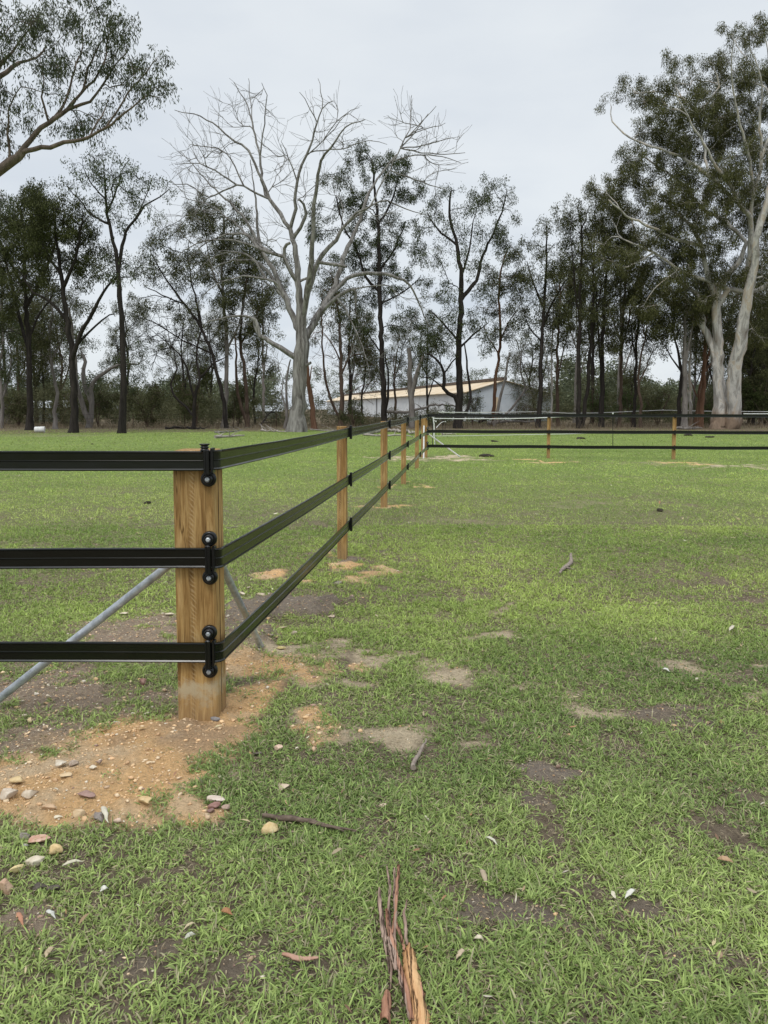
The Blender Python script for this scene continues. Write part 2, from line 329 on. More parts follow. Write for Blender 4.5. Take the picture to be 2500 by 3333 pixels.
def gz(x, y):
    x = np.asarray(x, float); y = np.asarray(y, float)
    d = np.hypot(x, y)
    z = (fbm(x, y, .7, 4, 21) - .5) * .05 * np.clip(1.2 - d / 60, .3, 1)
    z = z + (fbm(x, y, 6, 3, 31) - .5) * .016 * (d < 30)
    r = np.hypot(x - P0[0] - .02, y - P0[1] - .1)
    z = z * sstep(.1, .9, r)
    dk = patch(x, y, 'd') * ((x > -1.9) & (x < .2) & (y > 4.5) & (y < 6.6))
    z = z + .05 * np.clip(dk, 0, 1) * (.4 + 1.2 * fbm(x, y, 9, 3, 40)) + (.012 + .045 * (fbm(x, y, 14, 4, 41) - .5)) * np.clip(patch(x, y, 'sgd'), 0, 1) * (y < 9)
    return z
def cover(x, y):
    """0 bare .. 1 full grass"""
    bare = np.maximum.reduce([patch(x, y, 's'), patch(x, y, 'g') * .85, patch(x, y, 'd'), patch(x, y, 'p') * .9])
    sp_ = sstep(.60, .74, fbm(x, y, 1.0, 5, 61)) * .45 + sstep(.60, .72, fbm(x, y, 4.5, 4, 71)) * .6 
    c = 1 - np.clip(bare * 1.1, 0, 1) - sp_ * np.clip(1.15 - y / 30, .25, 1)
    tuft = sstep(.60, .67, fbm(x, y, 4.2, 3, 81))          # tufts that hold on in the bare patches
    c = np.maximum(c, tuft * .9 * (1 - np.clip(patch(x, y, 's') - .55, 0, 1) * 2.2))
    return np.clip(c, 0, 1) * (1 - sstep(51, 60, y + (fbm(x, y, .2, 3, 3) - .5) * 12) * .93)

def ground():
    rr = [0.0]; r = .35
    while r < 1600: rr.append(r); r *= 1.0065 if r < 11 else (1.0105 if r < 70 else 1.06)
    th = np.concatenate([np.radians(np.linspace(-38, 38, 560)), np.radians(np.linspace(40, 320, 71))])
    R = np.array(rr[1:]); X = np.outer(R, np.sin(th)); Y = np.outer(R, np.cos(th))
    x = X.ravel(); y = Y.ravel(); z = gz(x, y)
    nr, ntn = X.shape
    i = np.arange(nr - 1)[:, None]; j = np.arange(ntn)[None, :]; jn = (j + 1) % ntn
    F = np.stack([i * ntn + j + 0 * jn, (i + 1) * ntn + j + 0 * jn, (i + 1) * ntn + jn, i * ntn + jn], -1).reshape(-1, 4)[:, ::-1]
    V = np.vstack([np.stack([x, y, z], 1), [[0, 0, float(gz(np.array([0.]), np.array([0.]))[0])]]])
    jj = np.arange(ntn); Ft = np.stack([jj, (jj + 1) % ntn, np.full(ntn, len(V) - 1)], 1)[:, ::-1]
    x = V[:, 0]; y = V[:, 1]
    c = np.ones((len(V), 3)) * np.array([.225, .180, .128])
    def lay(m, colr):
        nonlocal c
        m = np.clip(m, 0, 1)[:, None]; c = c * (1 - m) + np.array(colr) * m
    lay(sstep(.4, .65, fbm(x, y, 3, 4, 14)) * .6, (.24, .19, .135))
    lay(sstep(.45, .7, fbm(x, y, 13, 3, 15)) * .5, (.13, .10, .073))
    lay(patch(x, y, 'g') * 1.1, (.37, .29, .215)); lay(patch(x, y, 'd') * .9, (.27, .225, .18)); lay(patch(x, y, 'p') * (.45 + .9 * fbm(x, y, 7, 4, 19)), (.62, .51, .35))
    s_ = patch(x, y, 's'); lay(s_ * 1.5, (.80, .51, .25)); lay(s_ * sstep(.42, .7, fbm(x, y, 4, 4, 16)) * .8, (.74, .56, .36)); lay(s_ * sstep(.55, .72, fbm(x, y, 2, 3, 18)) * .6, (.38, .275, .19))
    cv = cover(x, y)
    lay(cv * sstep(3, 20, np.hypot(x, y)) * .9, (.185, .262, .066))
    lay(sstep(50, 58, np.hypot(x, y) + (fbm(x, y, .2, 3, 3) - .5) * 12), (.15, .12, .08))
    m, nt, b = M('earth', (.2, .15, .1), .95, .1)
    a = N(nt, 'ShaderNodeAttribute', attribute_name='col')
    n = noise(nt, 55, 8, .75); r_ = ramp(nt, n.outputs[0], [(.3, (.62, .6, .58)), (.5, (1, 1, 1)), (.72, (1.35, 1.33, 1.3))])
    mm = mix(nt, 1, a.outputs['Color'], r_.outputs[0], 'MULTIPLY'); nt.links.new(mm.outputs[0], b.inputs['Base Color'])
    bump(nt, b, n.outputs[0], 1.0, .035)
    o = link('ground', npmesh('ground', V, [F, Ft], True, c), m); tag(o, kind='structure')
ground()

# ------------------------------------------------------------------ grass blades (one mass nobody could count)
def grass():
    Vs, Fs, Cs, base = [], [], [], 0
    bands = [(1.45, 3.2, 31000, 1.0, 3), (3.2, 6, 21000, 1.05, 3), (6, 10, 9000, 1.3, 2), (10, 17, 2300, 1.7, 1), (17, 30, 800, 2.4, 1), (30, 66, 170, 3.8, 1)]
    for (y0, y1, dens, k, seg) in bands:
        half = lambda y: y * .56 + .9
        A = (half(y0) + half(y1)) * (y1 - y0); n = int(A * dens)
        per = 5 if seg > 1 else 3
        nt_ = n // per
        y = np.sqrt(RNG.uniform(y0 ** 2, y1 ** 2, nt_)); x = RNG.uniform(-1, 1, nt_) * half(y)
        cv = cover(x, y); keep = RNG.uniform(0, 1, nt_) < cv ** .8 * np.clip(.1 + 1.5 * fbm(x, y, 6, 3, 99), .25, 1); x, y, cv = x[keep], y[keep], cv[keep]
        # keep out of the near post
        kp = ~((np.abs(x - P0[0] - .03) < .17) & (np.abs(y - P0[1] - .1) < .16)); x, y, cv = x[kp], y[kp], cv[kp]
        x = np.repeat(x, per) + RNG.normal(0, .008 * k, len(x) * per); y = np.repeat(y, per) + RNG.normal(0, .008 * k, len(y) * per); cv = np.repeat(cv, per)
        m = len(x); z = gz(x, y) - .003
        L = RNG.gamma(6, 1 / 6, m) * .027 * (k ** .55) * (.65 + .7 * fbm(x, y, 1.6, 3, 55)) * (.65 + .45 * cv)
        Wd = RNG.uniform(.0026, .0060, m) * k ** .95
        th = RNG.uniform(0, 2 * np.pi, m); lean = RNG.uniform(.45, 1.45, m)
        dx, dy = np.cos(th), np.sin(th); sx, sy = -dy, dx
        P = np.stack([x, y, z], 1); D = np.stack([dx, dy, 0 * dx], 1); S = np.stack([sx, sy, 0 * sx], 1)
        tw = RNG.normal(0, .35, m)[:, None] * np.array([[0, 0, 1.]]); S = S + tw; Z = np.array([[0, 0, 1.]])
        def at(t):
            a = lean * (.55 + .75 * t)
            return P + (D * (np.sin(a) * L * t)[:, None] + Z * (np.cos(a) * L * t).clip(-.5)[:, None])
        rows = []
        ts = {3: [0, .35, .7, 1], 2: [0, .5, 1], 1: [0, 1]}[seg]; ws = {3: [.6, 1, .75, 0], 2: [.8, .9, 0], 1: [1, 0]}[seg]
        pts = []
        for t, wd in zip(ts, ws):
            c_ = at(t)
            if wd == 0: pts.append(c_)
            else:
                o_ = S * (Wd * wd / 2)[:, None] * (1 if seg > 1 else 1.3); pts += [c_ - o_, c_ + o_]
        nv = len(pts); V = np.stack(pts, 1).reshape(-1, 3); b = base + np.arange(m)[:, None] * nv
        for s_ in range(seg):
            if s_ < seg - 1: Fs.append(b + np.array([[2 * s_, 2 * s_ + 1, 2 * s_ + 3, 2 * s_ + 2]]))
            else: Fs.append(b + np.array([[2 * s_, 2 * s_ + 1, 2 * s_ + 2]]))
        g = fbm(x, y, .9, 4, 77); g2 = fbm(x, y, .25, 3, 78); u = RNG.uniform(0, 1, m)
        c0 = np.array([.13, .225, .040]); c1 = np.array([.48, .59, .145]); c2 = np.array([.40, .35, .20])
        t = np.clip(.45 * u + 1.0 * (g - .32) + .5 * (g2 - .4) + np.clip(y / 45, 0, .22), 0, 1)[:, None]
        col = c0 * (1 - t) + c1 * t
        dry = (RNG.uniform(0, 1, m) < .09 + .22 * (1 - cv))[:, None]; col = np.where(dry, c2 * RNG.uniform(.6, 1.1, m)[:, None], col)
        col *= RNG.uniform(.6, 1.38, m)[:, None]; col *= (1 - .16 * sstep(18, 36, y))[:, None]; nr_ = (.20 * (1 - sstep(2.5, 7, y)))[:, None]; col = col * (1 - nr_) + (col.mean(axis=1, keepdims=True) * np.array([1.02, 1.2, .85])) * nr_
        Vs.append(V); Cs.append(np.repeat(col, nv, axis=0)); base += len(V)
    for (y0, y1, dens, k) in ((1.45, 3.5, 3000, 1), (3.5, 8, 1600, 1.3), (8, 18, 330, 2)):
        half = lambda y: y * .56 + .9
        m = int((half(y0) + half(y1)) * (y1 - y0) * dens); y = np.sqrt(RNG.uniform(y0 ** 2, y1 ** 2, m)); x = RNG.uniform(-1, 1, m) * half(y)
        kp = (RNG.uniform(0, 1, m) < (1 - .93 * np.clip(patch(x, y, 's') * 1.4, 0, 1)) * (.3 + fbm(x, y, 2.5, 4, 44))) & ~((np.abs(x - P0[0] - .03) < .17) & (np.abs(y - P0[1] - .1) < .16)); x, y = x[kp], y[kp]; m = len(x)
        z = gz(x, y) + RNG.uniform(.001, .016, m); th = RNG.uniform(0, 6.283, m); L = RNG.uniform(.012, .04, m) * k ** .5; Wd = RNG.uniform(.0014, .0034, m) * k
        D = np.stack([np.cos(th), np.sin(th), RNG.normal(0, .12, m)], 1); S = np.stack([-np.sin(th), np.cos(th), RNG.normal(0, .4, m)], 1); P = np.stack([x, y, z], 1); Cv = np.cross(D, S) * .12
        V = np.stack([P - D * L[:, None] / 2, P + Cv * L[:, None] - S * Wd[:, None] / 2, P + Cv * L[:, None] + S * Wd[:, None] / 2, P + D * L[:, None] / 2], 1).reshape(-1, 3); b = base + np.arange(m)[:, None] * 4
        Fs.append(b + np.array([[0, 1, 2]])); Fs.append(b + np.array([[1, 3, 2]])); t = RNG.uniform(0, 1, (m, 1))
        Vs.append(V); Cs.append(np.repeat(np.array([.20, .14, .085]) * (1 - t) + np.array([.56, .48, .31]) * t, 4, axis=0)); base += len(V)
    me = npmesh('grass', np.vstack(Vs), Fs, False, np.vstack(Cs))
    o = link('grass', me, GRASS); tag(o, 'short green pasture grass covering the whole paddock', 'grass', kind='stuff')
    print('grass verts', base)
grass()

# ------------------------------------------------------------------ stones
def rock_mesh(seed, sx, sy, sz, sub=2, nplanes=9, col=None):
    r = np.random.default_rng(seed)
    bm = bmesh.new(); bmesh.ops.create_icosphere(bm, subdivisions=sub, radius=1)
    V = np.array([v.co[:] for v in bm.verts]); F = np.array([[v.index for v in f.verts] for f in bm.faces]); bm.free()
    for _ in range(nplanes):
        n = r.normal(size=3); n /= np.linalg.norm(n); d = r.uniform(.32, .78)
        s = V @ n - d; V = V - np.outer(np.clip(s, 0, None), n) * .97
    V += r.normal(0, .018, V.shape)
    return V * np.array([sx, sy, sz]), F
def gravel():
    Vs, Fs, Cs, b = [], [], [], 0
    protos = [rock_mesh(s, 1, .75, .6 if s % 2 else .30, 1, 8) for s in range(8)]
    n = 260000
    y = np.sqrt(RNG.uniform(1.7 ** 2, 8 ** 2, n)); x = RNG.uniform(-1, 1, n) * (y * .56 + .5)
    ps, pg, pd = patch(x, y, 's'), patch(x, y, 'g'), patch(x, y, 'd')
    m = np.clip(ps * .8 + pg * .8 + pd * .6 + patch(x, y, 'p') * .15 + .006, 0, 1.1)
    k = RNG.uniform(0, 1, n) < m * .75; x, y, ps, pg, pd = x[k], y[k], ps[k], pg[k], pd[k]; z = gz(x, y)
    sz = RNG.lognormal(math.log(.0034), .62, len(x)).clip(.0018, .026)
    sz = np.where(RNG.uniform(0, 1, len(x)) < .022, sz * 3.2, sz).clip(0, .024)
    pal = np.array([[.80, .55, .31], [.82, .63, .41], [.70, .46, .26], [.52, .38, .25], [.76, .68, .54], [.42, .28, .22]])
    ci = np.where(RNG.uniform(0, 1, len(x)) < ps * .75, RNG.integers(0, 3, len(x)), RNG.integers(0, 6, len(x)))
    col = pal[ci] * RNG.uniform(.7, 1.1, (len(x), 1)) * (1 - .3 * np.clip(pd, 0, 1))[:, None]; a = RNG.uniform(0, 6.28, len(x))
    for q_ in range(8):
        V, F = protos[q_]; I = np.arange(q_, len(x), 8); ca, sa = np.cos(a[I])[:, None], np.sin(a[I])[:, None]; s_ = sz[I][:, None]
        P = np.stack([(V[:, 0] * ca - V[:, 1] * sa) * s_ + x[I][:, None], (V[:, 0] * sa + V[:, 1] * ca) * s_ + y[I][:, None], V[:, 2] * s_ + (z[I] + sz[I] * .12)[:, None]], -1)
        Vs.append(P.reshape(-1, 3)); Fs.append((F[None] + b + (np.arange(len(I)) * len(V))[:, None, None]).reshape(-1, 3)); b += P.shape[0] * P.shape[1]; Cs.append(np.repeat(col[I], len(V), 0))
    o = link('gravel', npmesh('gravel', np.vstack(Vs), [np.vstack(Fs)], False, np.vstack(Cs)), PEBBLE)
    tag(o, 'loose sandy grit and small clods around the near post', 'gravel', kind='stuff'); print('grit', len(x))
gravel()

ROCKS = [  # x, y, width, height (photo), colour a, colour b, label
 (465, 2228, 32, 34, (.30, .15, .12), (.45, .29, .24), 'pinkish red upright stone on the grass left of the near post'),
 (698, 2356, 30, 22, (.16, .15, .15), (.30, .28, .27), 'small grey stone against the foot of the near post'),
 (100, 2352, 18, 20, (.50, .38, .20), (.66, .55, .36), 'small upright pale stone at left on grey gravel'),
 (462, 2385, 20, 14, (.48, .32, .15), (.60, .45, .25), 'little orange stone in the sand in front of the near post'),
 (200, 2503, 50, 26, (.42, .34, .24), (.68, .62, .52), 'cream angular stone leaning in the sand, left of its twin'),
 (240, 2500, 34, 26, (.30, .2, .15), (.62, .55, .46), 'chipped stone right beside the cream angular stone'),
 (220, 2535, 58, 22, (.52, .36, .2), (.66, .52, .34), 'flat orange tan stone below the cream pair'),
 (305, 2520, 32, 10, (.6, .5, .36), (.72, .66, .55), 'thin pale flake right of the cream pair'),
 (325, 2498, 24, 22, (.22, .15, .11), (.4, .3, .24), 'brown pebble above the thin pale flake'),
 (62, 2558, 48, 34, (.50, .36, .18), (.66, .52, .3), 'yellowish tilted stone near the left edge of the sand'),
 (28, 2600, 52, 40, (.48, .38, .28), (.66, .58, .48), 'pale triangular stone at the left edge of the photo'),
 (98, 2598, 54, 32, (.46, .36, .26), (.68, .6, .48), 'broken pale stone right of the triangular one'),
 (280, 2604, 50, 24, (.26, .16, .13), (.38, .26, .22), 'purplish brown flat stone in the middle of the sand'),
 (163, 2638, 46, 26, (.40, .26, .15), (.56, .4, .26), 'tan stone low in the sand, left of centre'),
 (466, 2628, 66, 40, (.50, .34, .16), (.64, .49, .28), 'big yellow tan stone at the right end of the sand'),
 (258, 2662, 48, 22, (.50, .35, .2), (.64, .5, .33), 'flat orange stone near the lower edge of the sand'),
 (190, 2670, 22, 16, (.58, .5, .36), (.72, .66, .52), 'tiny cream stone near the lower edge of the sand'),
 (325, 2678, 44, 32, (.18, .15, .13), (.34, .3, .27), 'grey brown stone behind the curled white leaf'),
 (385, 2680, 30, 16, (.50, .35, .25), (.64, .5, .4), 'pinkish flake between the grey stone and the grass'),
 (80, 2727, 44, 34, (.20, .17, .15), (.36, .32, .28), 'grey boulder shaped stone at the lower left sand edge'),
 (128, 2740, 68, 22, (.42, .22, .15), (.62, .44, .34), 'long pink stone right of the grey boulder shaped one'),
 (78, 2758, 30, 18, (.4, .38, .35), (.62, .6, .56), 'small white grey stone under the grey boulder shaped one'),
 (174, 2776, 46, 38, (.52, .36, .16), (.72, .56, .32), 'orange yellow rounded stone lying in the grass edge'),
 (113, 2808, 82, 36, (.48, .40, .28), (.72, .66, .54), 'largest cream flat stone in the grass at lower left'),
 (55, 2832, 44, 30, (.58, .46, .22), (.74, .62, .36), 'yellow stone touching the largest cream flat stone'),
 (20, 2892, 58, 56, (.42, .26, .17), (.56, .40, .29), 'smooth tan pink rounded stone cut by the left photo edge'),
 (122, 2893, 56, 34, (.055, .045, .038), (.13, .11, .09), 'dark grey earth clod in the grass at lower left'),
 (178, 2893, 50, 22, (.07, .058, .05), (.15, .125, .105), 'long dark clod right of the larger dark clod'),
 (706, 2608, 56, 34, (.50, .40, .32), (.68, .58, .5), 'pale pink stone topmost of the pile below the near post'),
 (700, 2632, 36, 24, (.22, .11, .09), (.36, .22, .19), 'dark red stone in the pile below the near post'),
 (738, 2636, 30, 20, (.32, .22, .17), (.46, .35, .28), 'brown stone right in the pile below the near post'),
 (690, 2648, 24, 16, (.16, .09, .08), (.28, .18, .16), 'lowest dark pebble of the pile below the near post'),
 (882, 2704, 66, 38, (.46, .32, .14), (.72, .58, .34), 'angular tan yellow stone under the long dark stick'),
 (905, 2438, 34, 24, (.52, .36, .26), (.68, .52, .40), 'peach stone in grass between near post and bark stick'),
 (1022, 2444, 22, 26, (.50, .32, .2), (.66, .48, .34), 'upright peach stone right of the flatter peach stone'),
 (842, 2458, 36, 18, (.06, .05, .04), (.2, .17, .14), 'dark bark like stone lying left of the peach stones'),
 (925, 2562, 52, 22, (.44, .34, .24), (.62, .52, .4), 'flat beige stone half sunk in the grass'),
 (1246, 2624, 26, 16, (.42, .33, .23), (.6, .5, .38), 'single beige pebble in the middle of the lawn'),
 (915, 2048, 36, 16, (.46, .34, .24), (.62, .5, .38), 'tan stone on the dark earth right of the steel stay'),
 (955, 2066, 24, 22, (.46, .36, .28), (.66, .56, .46), 'pale wedge stone right of the tan one on dark earth'),
 (882, 2092, 38, 16, (.20, .17, .14), (.36, .31, .27), 'grey flat stone by the foot of the steel stay'),
 (912, 2113, 34, 13, (.48, .38, .16), (.66, .55, .28), 'yellow flat stone in grass by the steel stay foot'),
 (850, 2035, 40, 22, (.28, .15, .11), (.45, .28, .2), 'reddish stone behind the steel stay on dark earth'),
 (849, 1943, 38, 16, (.48, .38, .28), (.64, .54, .42), 'pale stone above the dark earth behind the lowest rail'),
 (788, 1940, 26, 12, (.5, .42, .32), (.66, .58, .46), 'pale flat stone just right of the near post edge'),
 (808, 1920, 22, 9, (.5, .42, .32), (.64, .56, .44), 'thin pale chip in grass right of near post'),
 (1080, 2008, 40, 12, (.4, .3, .22), (.6, .48, .38), 'peach flake at the right end of the dark earth'),
 (1093, 1903, 40, 16, (.05, .05, .045), (.45, .4, .32), 'dark hollow clod with pale rim beyond the dark earth'),
 (555, 2005, 34, 14, (.5, .42, .3), (.66, .58, .44), 'pale stone on gravel left behind the near post'),
 (405, 2000, 34, 12, (.5, .42, .3), (.66, .58, .44), 'pale flat stone behind the left steel stay'),
 (120, 2278, 22, 14, (.58, .5, .4), (.72, .66, .56), 'white chip on the gravel under the left steel stay'),
 (158, 2285, 26, 14, (.54, .44, .32), (.7, .6, .48), 'beige chip right of the white chip under the stay'),
]
def rocks():
    for i, (px, py, wpx, hpx, ca, cb, lab) in enumerate(ROCKS):
        c = G(px, py); d = math.hypot(c[1], EYE); m_ = d / F_PX
        sx = wpx * m_ / 2 * 1.06; ang = math.atan2(EYE, c[1])
        hz = hpx * m_ / 2; sz = hz * .80; sy = max(hz * 1.0, sx * .55)
        V, F = rock_mesh(100 + i, sx * 1.15, sy * 1.15, sz * 1.25, 3, 13)
        a = random.uniform(-.35, .35); V = np.stack([V[:, 0] * math.cos(a) - V[:, 1] * math.sin(a), V[:, 0] * math.sin(a) + V[:, 1] * math.cos(a), V[:, 2] + V[:, 0] * random.uniform(-.15, .15)], 1)
        me = npmesh('stone', V, [F], False)
        o = link('stone', me, mat_simple('stone_surface', ca, cb, 1.4 / max(sx, .01) * .9, .9, .6, sx * .12))
        o.location = (c[0], c[1], float(gz(c[0:1], c[1:2])[0]) + sz * .45 + .006)
        tag(o, lab, 'stone', 'stones around the near post')
rocks()

# ------------------------------------------------------------------ fallen leaves
def leaf_litter():
    Vs, Fs, Cs, b = [], [], [], 0; n = 2300
    y = RNG.uniform(1.7, 62, n) ** 1.0; y = np.where(RNG.uniform(0, 1, n) < .3, RNG.uniform(1.7, 9, n), y); x = RNG.uniform(-1, 1, n) * (y * .56 + .5); z = gz(x, y) + RNG.uniform(.014, .03, n)
    keep = RNG.uniform(0, 1, n) < np.where(y < 9, .62, 1); x, y, z = x[keep], y[keep], z[keep]; n = len(x)
    L = RNG.uniform(.008, .026, n) * np.where(y > 9, 1.9, 1); Wd = L * RNG.uniform(.14, .26, n)
    th = RNG.uniform(0, 2 * np.pi, n); D = np.stack([np.cos(th), np.sin(th), RNG.normal(0, .15, n)], 1); S = np.stack([-np.sin(th), np.cos(th), RNG.normal(0, .3, n)], 1)
    P = np.stack([x, y, z], 1); Z = np.array([[0, 0, 1.]]); cu = RNG.uniform(-.2, .3, n)[:, None]
    pts = [P - D * L[:, None], P - D * L[:, None] * .3 + S * Wd[:, None] + Z * L[:, None] * cu, P - D * L[:, None] * .3 - S * Wd[:, None] + Z * L[:, None] * cu * .7,
           P + D * L[:, None] * .4 + S * Wd[:, None] * .8 + Z * L[:, None] * cu, P + D * L[:, None] * .4 - S * Wd[:, None] * .8 + Z * L[:, None] * cu * .7, P + D * L[:, None]]
    V = np.stack(pts, 1).reshape(-1, 3); b = np.arange(n)[:, None] * 6
    pal = np.array([[.45, .37, .25], [.60, .55, .43], [.34, .19, .11], [.42, .3, .18], [.5, .42, .25], [.22, .14, .09]])
    c = pal[RNG.integers(0, 6, n)] * RNG.uniform(.7, 1.1, n)[:, None]
    o = link('leaf_litter', npmesh('leaf_litter', V, [b + np.array([[0, 1, 2]]), b + np.array([[1, 3, 4, 2]]), b + np.array([[3, 5, 4]])], True, np.repeat(c, 6, 0)), PEBBLE)
    tag(o, 'dry gum leaves and bark flakes strewn through the grass', 'leaf litter', kind='stuff')
leaf_litter()

def strip_mesh(path, widths, curl=.5, thick=.003, lift=.012, seed=0, rugged=.15):
    """a bark strip or leaf: path of photo points on the ground, widths in photo px; curled section with real thickness"""
    r = np.random.default_rng(seed)
    P = np.array([G(*p[:2]) for p in path]); n = 26
    s = np.linspace(0, 1, len(P)); t = np.linspace(0, 1, n)
    X = np.stack([np.interp(t, s, P[:, i]) for i in range(3)], 1); Wd = np.interp(t, s, widths) * (np.hypot(X[:, 1], EYE) / F_PX)
    X[:, 0] += (fbm(t * 7 + seed, t * 0, 1, 3, seed) - .5) * .006 * (Wd.max() > .008)
    hz = np.interp(t, s, [p[2] if len(p) > 2 else 0 for p in path])
    X[:, 2] = gz(X[:, 0], X[:, 1]) + lift + hz
    T = np.gradient(X, axis=0); T /= np.linalg.norm(T, axis=1)[:, None] + 1e-9
    S = np.cross(T, [0, 0, 1.]); S /= np.linalg.norm(S, axis=1)[:, None] + 1e-9
    k = 9; u = np.linspace(-1, 1, k); V = []
    for side in (0, 1):
        for i in range(n):
            ww = Wd[i] / 2 * (1 + rugged * r.normal())
            for j in range(k):
                q = X[i] + S[i] * u[j] * ww + np.array([0, 0, 1.]) * ((u[j] ** 2 - .5) * -curl * ww - side * thick + r.normal(0, .04) * ww * rugged * 3)
                V.append(q)
    F = []
    for side in (0, 1):
        o = side * n * k
        for i in range(n - 1):
            for j in range(k - 1):
                q = (o + i * k + j, o + i * k + j + 1, o + (i + 1) * k + j + 1, o + (i + 1) * k + j); F.append(q if side == 0 else q[::-1])
    for i in range(n - 1):
        for j in (0, k - 1):
            a, b = i * k + j, (i + 1) * k + j; F.append((a, b, b + n * k, a + n * k) if j == 0 else (b, a, a + n * k, b + n * k))
    for i in (0, n - 1):
        for j in range(k - 1): a = i * k + j; F.append((a, a + 1, a + 1 + n * k, a + n * k))
    return np.array(V), np.array(F)
def mat_strip(name, c0, c1, sc_=18):
    m, nt, b = M(name, c0, .85, .15)
    n = noise(nt, sc_, 8, .65, mscale=(3, .45, 1), dist=.5); r = ramp(nt, n.outputs[0], [(.3, c0), (.7, c1)])
    k = noise(nt, 13, 5, .55, mscale=(4.5, .3, 1), dist=.6); kr = ramp(nt, k.outputs[0], [(.46, (1, 1, 1)), (.495, (.12, .1, .09)), (.505, (.12, .1, .09)), (.54, (1, 1, 1))])
    mm = mix(nt, 1, r.outputs[0], kr.outputs[0], 'MULTIPLY'); nt.links.new(mm.outputs[0], b.inputs['Base Color']); bump(nt, b, kr.outputs[0], .8, .004); return m
BARK_IN = mat_strip('orange_inner_bark', (.36, .17, .07), (.74, .48, .25))
BARK_OUT = mat_strip('grey_pink_bark', (.20, .13, .10), (.46, .34, .27))
BARK_RUST = mat_strip('rusty_bark', (.22, .10, .06), (.50, .28, .19))
def strips(name, lab, cat, pieces):
    c = G(*pieces[0][2][0][:2]); e_ = empty(name, (c[0], c[1], 0), lab, cat)
    for k, (pn, mat, path, wd, cu) in enumerate(pieces):
        V, F = strip_mesh(path, wd, cu, .004, .014 + .003 * k, seed=k + len(name))
        link(pn, npmesh(pn, V, [F], True), mat, e_)
    return e_
# zoomed crop (1200,2800)-(1440,3333), 4.15 px per photo px
q = lambda x, y, z=0: (1200 + x / 4.15, 2800 + y / 4.15, z)
strips('fallen_bark', 'broad orange slab of peeled bark with split strands at the bottom edge', 'bark', [
 ('bark_slab', BARK_IN, [q(545, 1250, .01), q(540, 1400, .02), q(570, 1650, .02), q(620, 1900, .015), q(690, 2200, .01), q(730, 2400)], [8, 30, 38, 46, 54, 60], .8),
 ('bark_strand', BARK_RUST, [q(700, 1780, .01), q(720, 1950, .01), q(750, 2150), q(770, 2400)], [4, 11, 13, 14], .8),
 ('bark_strand', BARK_RUST, [q(360, 960, .02), q(400, 1100, .025), q(470, 1380, .02), q(480, 1420, .02)], [5, 9, 8, 3], .6),
 ('bark_strand', BARK_OUT, [q(520, 700, .02), q(480, 900, .02), q(500, 1100, .015), q(515, 1310, .01)], [2, 7, 10, 7], .6),
 ('bark_strand', BARK_OUT, [q(400, 1500, .01), q(430, 1750, .01), q(500, 2000, .01), q(590, 2300)], [8, 14, 14, 14], .7)])
strips('fallen_bark', 'long grey pink bark strands lying left of the orange bark slab', 'bark', [
 ('bark_strand', BARK_OUT, [q(145, 490, .02), q(145, 750, .03), q(185, 1050, .03), q(240, 1300, .02), q(300, 1560, .01), q(290, 1820)], [5, 12, 13, 15, 13, 5], .8),
 ('bark_strand', BARK_OUT, [q(245, 190, .02), q(285, 500, .03), q(275, 850, .03), q(300, 1150, .02), q(330, 1400, .02)], [4, 7, 8, 9, 6], .7),
 ('bark_strand', BARK_RUST, [q(240, 860, .03), q(270, 1120, .03), q(330, 1380, .03), q(420, 1650, .02), q(530, 2000, .02), q(580, 2300, .01)], [6, 12, 13, 10, 11, 10], .8),
 ('bark_strand', BARK_OUT, [q(350, 230, .02), q(352, 600, .03), q(362, 900, .03), q(345, 1150, .02), q(365, 1330, .01)], [5, 8, 8, 12, 4], .7),
 ('bark_strand', BARK_RUST, [q(412, 200, .02), q(380, 500, .03), q(370, 850, .03), q(345, 1050, .02), q(320, 1200, .02)], [8, 9, 7, 8, 5], .7),
 ('bark_strand', BARK_OUT, [q(270, 1280, .02), q(330, 1500, .02), q(365, 1680, .01)], [10, 20, 8], .8)])
strips('fallen_bark', 'short curled brown bark piece cut by the bottom photo edge', 'bark', [
 ('bark_slab', BARK_RUST, [q(250, 1990, .03), q(240, 2100, .03), q(225, 2300, .01)], [14, 24, 26], 1.2)])
strips('bark_flake', 'flat pinkish bark flake lying left of the bark bundle', 'bark', [('bark_slab', mat_simple('pink_bark', (.36, .2, .14), (.5, .32, .24), 30), [(920, 3146, .012), (960, 3150, .015), (1000, 3148, .015), (1036, 3143, .01)], [10, 17, 15, 5], .5)])
def one_leaf(px, py, ang, L, wd, col, lab, cat='leaf', curl=.5, name='fallen_leaf'):
    dx, dy = math.cos(ang) * L / 2, math.sin(ang) * L / 2
    V, F = strip_mesh([(px - dx, py - dy, .004), (px - dx * .4, py - dy * .4, .014), (px + dx * .3, py + dy * .3, .014), (px + dx, py + dy, .0)], [1, wd, wd * .9, 1], curl, .0012, .016, seed=int(px), rugged=.06)
    o = link(name, npmesh(name, V, [F], True), mat_simple('dry_leaf', tuple(c * .75 for c in col), col, 60, .7, .3, .002)); tag(o, lab, cat)
one_leaf(342, 2668, 1.2, 52, 16, (.62, .58, .46), 'curled white leaf standing at the sand edge')
one_leaf(236, 2818, -.25, 72, 14, (.60, .56, .42), 'long cream leaf right of the largest cream stone')
one_leaf(66, 3014, 1.1, 42, 13, (.48, .24, .15), 'reddish brown leaf in the grass at far left bottom')
one_leaf(162, 3106, -.9, 52, 16, (.50, .40, .26), 'curled tan leaf in grass at lower left')
one_leaf(738, 2984, .3, 42, 20, (.40, .20, .10), 'crumpled orange brown leaf left of the bark bundle')
one_leaf(620, 3025, -.5, 46, 10, (.52, .44, .28), 'thin straw coloured leaf left of the crumpled orange leaf')
